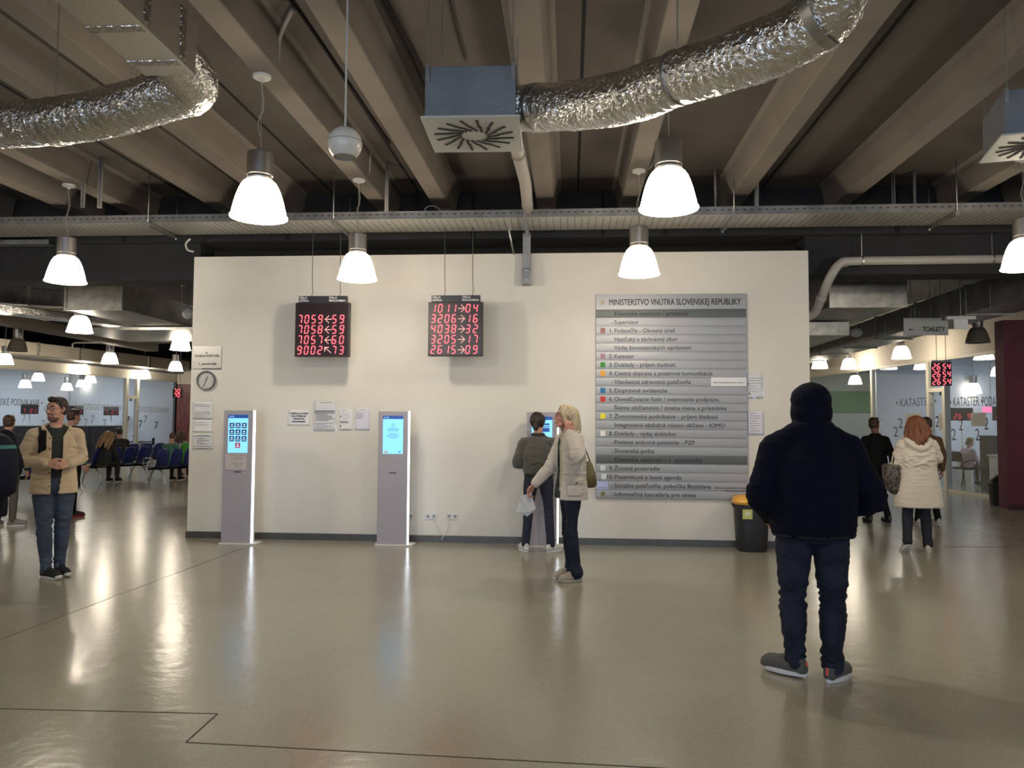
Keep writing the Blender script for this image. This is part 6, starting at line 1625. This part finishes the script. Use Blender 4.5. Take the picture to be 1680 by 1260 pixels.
# left office (behind the glass; the counters stand parallel to the glass front)
def on_off(px, off):
    O = LA + nl * off; r = ray(px, 690); den = r.x * lu.y - r.y * lu.x; t = (O.x * lu.y - O.y * lu.x) / den
    return Vector((r.x * t, r.y * t, 0))
for i, (pa, pb) in enumerate(((-30, 62), (64, 140), (142, 203))):
    Pa, Pb = on_off(pa, 1.9), on_off(pb, 1.9); P = (Pa + Pb) / 2; counter(P, lang, (Pb - Pa).length - .06, .4, 1.33, ('dark grey service counter behind the left glass, nearest to the left edge', 'dark grey service counter behind the left glass, the middle one', 'dark grey service counter behind the left glass, beside the door')[i])
    P = on_off((48, 123, 182)[i], 2.4); small_led(Vector((P.x, P.y, 1.75)), R(aL - 60), ('small number box on a pole at the left edge of the glass office', 'small red number box on a pole behind the bearded person\'s head', 'small red number box on a pole left of the glass door')[i], '7 21')
P = on_off(234, 2.0); small_led(Vector((P.x, P.y, 1.75)), R(aL - 60), 'small red number box on a pole right of the left glass door', '7 16')
P = on_off(214, 1.2)
root = thing('office_table', (P.x, P.y, 0), 'dark topped table behind the left glass door', 'table', lang)
mb = MB(); mb.bb((-.75, -.4, .71), (.75, .4, .74)); mb.build('table_top', M_blackp, root)
for sx in (-.7, .7):
    for sy in (-.34, .34): mb = MB(); mb.cyl((sx, sy, 0), (sx, sy, .71), .02, n=8); mb.build('leg', M_galv, root, True)
P = on_off(242, .8); chair_simple(Vector((P.x, P.y, 0)), R(110), 'black visitor chair behind the left glass, right of the door')
# right office
P = atZ(1583, 797)
sit = sitter('person in a pale pink quilted jacket seated at the office desk behind glass', 1586, 797, lambda mb: (short_hair(mb), mb.chain([(0, -.06, .03), (0, -.10, -.05)], [.06, .045], 12, 3)), H_FAIR, mat('pale_pink_quilt', (.48, .36, .38), .7), mat('pinkish_cloth', (.16, .08, .09), .8), -75, 1.66, hyaw=-5, lean=.05)
chair_simple(Vector((P.x - .02, P.y, 0)), R(-75), 'black armchair under the person in the pale pink jacket')
P = atZ(1613, 792); 
root = thing('office_desk', (P.x, P.y + .1, 0), 'white desk top in front of the pale pink jacketed person', 'desk', R(10))
mb = MB(); mb.bb((-.55, -.35, .72), (.55, .35, .75)); mb.build('desk_top', M_offwhite, root)
mb = MB(); mb.bb((-.5, -.3, 0), (-.46, .3, .72)); mb.bb((.46, -.3, 0), (.5, .3, .72)); mb.build('side_panel', M_offwhite, root)
P = atZ(1650, 806); counter(Vector((P.x, P.y, 0)), R(6), 1.0, .3, 1.28, 'tall dark glossy panel screen in the right office, numbered glass before it', mat('dark_gloss_panel', (.025, .03, .035), .25), mat('dark_gloss_panel', (.025, .03, .035), .25))
P = atZ(1642, 812); 
root = thing('service_counter', (P.x + .28, P.y - .1, 0), 'white waist high counter beside the maroon wall', 'counter', R(6))
mb = MB(); mb.bb((-.4, -.3, 0), (.5, .3, .86)); mb.build('front_panel', M_offwhite, root)
mb = MB(); mb.bb((-.43, -.33, .86), (.53, .33, .89)); mb.build('worktop', M_offwhite, root)
bt = thing('bottle', (P.x + .02, P.y - .1, .89), 'small white pump bottle on the white counter', 'bottle')
mb = MB(); mb.lathe([(0, 0), (.035, 0), (.037, .02), (.037, .11), (.015, .14), (.012, .17), (0, .17)], n=16); mb.build('bottle_body', M_paper, bt, True, auto=40)
mb = MB(); mb.cyl((0, 0, .17), (0, 0, .20), .005, n=6); mb.bar((0, 0, .2), (.04, 0, .2), .012, .01); mb.build('pump', M_offwhite, bt)
P = at(1578, 690, 20.5); small_led(P, R(-8), 'small black box with red digits on a pole over the seated pink jacket', '26 9')
P = at(1649, 690, 18.6); small_led(P, R(-8), 'small black box with red digits hard beside the maroon wall', '2 14')
def wall_frame(px, py, d, w, h, label, m, rz=0):
    P = at(px, py, d); root = thing('wall_notice', P, label, 'notice', rz)
    mb = MB(); mb.bb((-w / 2, -.01, -h / 2), (w / 2, .01, h / 2)); mb.build('panel', m, root)
    mb = MB()
    for i in range(5): mb.bb((-w * .38, -.012, h * (.32 - i * .14)), (w * (.38 - .1 * (i % 3)), -.010, h * (.34 - i * .14))); 
    mb.build('printed_lines', mat('faded_print', (.22, .22, .24), .7), root)
GP = mat('grey_paper', (.42, .41, .38), .6)
def on_right_glass(px, py, w, h, label, m):
    s = onright(px); Pw = RA + ru * s - nr * .02; dd = Pw.y * math.cos(R(4.3)) - Pw.x * math.sin(R(4.3)); z = CAMH + (699.5 - py) / FPX * dd
    root = thing('glass_notice', (Pw.x, Pw.y, z), label, 'notice', rang + math.pi)
    mb = MB(); mb.bb((-w / 2, -.004, -h / 2), (w / 2, .0, h / 2)); mb.build('sheet', m, root)
    mb = MB()
    for i in range(6): mb.bb((-w * .38, -.006, h * (.34 - i * .13)), (w * (.38 - .12 * (i % 3)), -.004, h * (.36 - i * .13)))
    mb.build('printed_lines', mat('faded_print', (.22, .22, .24), .7), root)
on_right_glass(1607, 688, .50, .30, 'grey notice sheet on the right glass, right of the small digit box', GP)
on_right_glass(1500, 690, .70, .36, 'grey notice sheet on the right glass beside the ginger hair', GP)
on_right_glass(1548, 692, .30, .40, 'grey notice sheet on the glass door frame of the right office', GP)
# hanging red boards, rear
led2 = led_board
P = at(1528, 633, 16.9); Q = at(1552, 595, 16.9)
root = thing('number_display', (P.x, P.y, P.z), 'red number display hanging before the right glass office, three bright rows', 'display', R(-14))
w = (Q - P).x; h = Q.z - P.z; w = .40
mb = MB(); mb.bb((0, 0, 0), (w, .09, h)); mb.build('case', mat('black_display_case', (.022, .018, .018), .5), root)
mb = MB()
for i in range(3):
    for k, ch in enumerate('2601'[:2] + '54'): seg_digit(mb, ch, .03 + k * .088 + (.02 if k > 1 else 0), .03 + i * h * .32, .05, h * .24, -.004, .016)
mb.build('lit_digits', M_red_led, root)
mb = MB(); mb.bb((.01, .0, h), (w - .01, .07, h + .05)); mb.build('header', GP, root)
for x in (.12, .30): mb = MB(); mb.cyl((x, .04, h), (x, .04, 4.62 - P.z), .006, n=6); mb.build('rod', M_conduit, root)
P = at(283, 652, 21.0)
root = thing('number_display', (P.x, P.y, P.z), 'small red number display hanging before the dark red wall on the left', 'display', R(5))
mb = MB(); mb.bb((0, 0, 0), (.24, .08, .24)); mb.build('case', mat('black_display_case', (.022, .018, .018), .5), root)
mb = MB()
for i in range(2):
    for k, ch in enumerate('70'): seg_digit(mb, ch, .03 + k * .10, .02 + i * .115, .06, .09, -.004, .018)
mb.build('lit_digits', M_red_led, root)
for x in (.06, .18): mb = MB(); mb.cyl((x, .04, .24), (x, .04, 4.62 - P.z), .006, n=6); mb.build('rod', M_conduit, root)
P = at(1626, 672, 19.0)
root = thing('lit_sign', P, 'small pink glowing sign in the right office beside the maroon wall', 'sign', R(-10))
mb = MB(); mb.bb((-.19, 0, -.07), (.19, .03, .07)); mb.build('panel', mat('pink_lit_panel', (.4, .1, .2), .5, emit=(1, .22, .42), es=1.0), root)
mb = MB(); mb.cyl((0, .015, .07), (0, .015, 3.6 - P.z), .005, n=6); mb.build('rod', M_conduit, root)

# dim lamps added inside the offices as stand-ins for reflections in the glass
def reflection_lamp_left(px, py, off, lab, pw=.25):
    P = on_off(px, off); dd = P.y * math.cos(R(4.3)) - P.x * math.sin(R(4.3)); pendant(Vector((P.x, P.y, CAMH + (693 - py) / FPX * dd)), lab, n=20, power=.04, ztop=3.59, dim=True)
for i, (px, py, off) in enumerate(((39, 639, 3.2), (108, 643, 3.4), (171, 646, 3.6), (60, 628, 2.2), (146, 630, 2.2), (132, 637, 4.3))):
    reflection_lamp_left(px, py, off, 'dim lamp inside the left office standing in for a glass reflection, ' + ('leftmost, over the dark counter', 'left of the middle counter box', 'left of the door, lowest', 'near the glass on the left', 'near the glass, above the middle counter', 'deep inside behind the middle counter')[i])
def on_off_r(px, off):
    O = RA + nr * off; r = ray(px, 690); den = r.x * ru.y - r.y * ru.x; t = (O.x * ru.y - O.y * ru.x) / den
    return Vector((r.x * t, r.y * t, 0))
for i, (px, py, off) in enumerate(((1453, 626, 2.6), (1499, 631, 2.2), (1598, 645, 2.8), (1632, 668, 4.2), (1404, 631, 1.2))):
    P = on_off_r(px, off); dd = P.y * math.cos(R(4.3)) - P.x * math.sin(R(4.3))
    pendant(Vector((P.x, P.y, min(3.05, CAMH + (699 - py) / FPX * dd))), 'dim bell lamp inside the right office standing in for a glass reflection, ' + ('above the man in black', 'left of the glass door', 'over the seated pink jacket', 'low beside the pink sign', 'in the green banded room')[i], n=20, power=.05, ztop=3.59, dim=True)
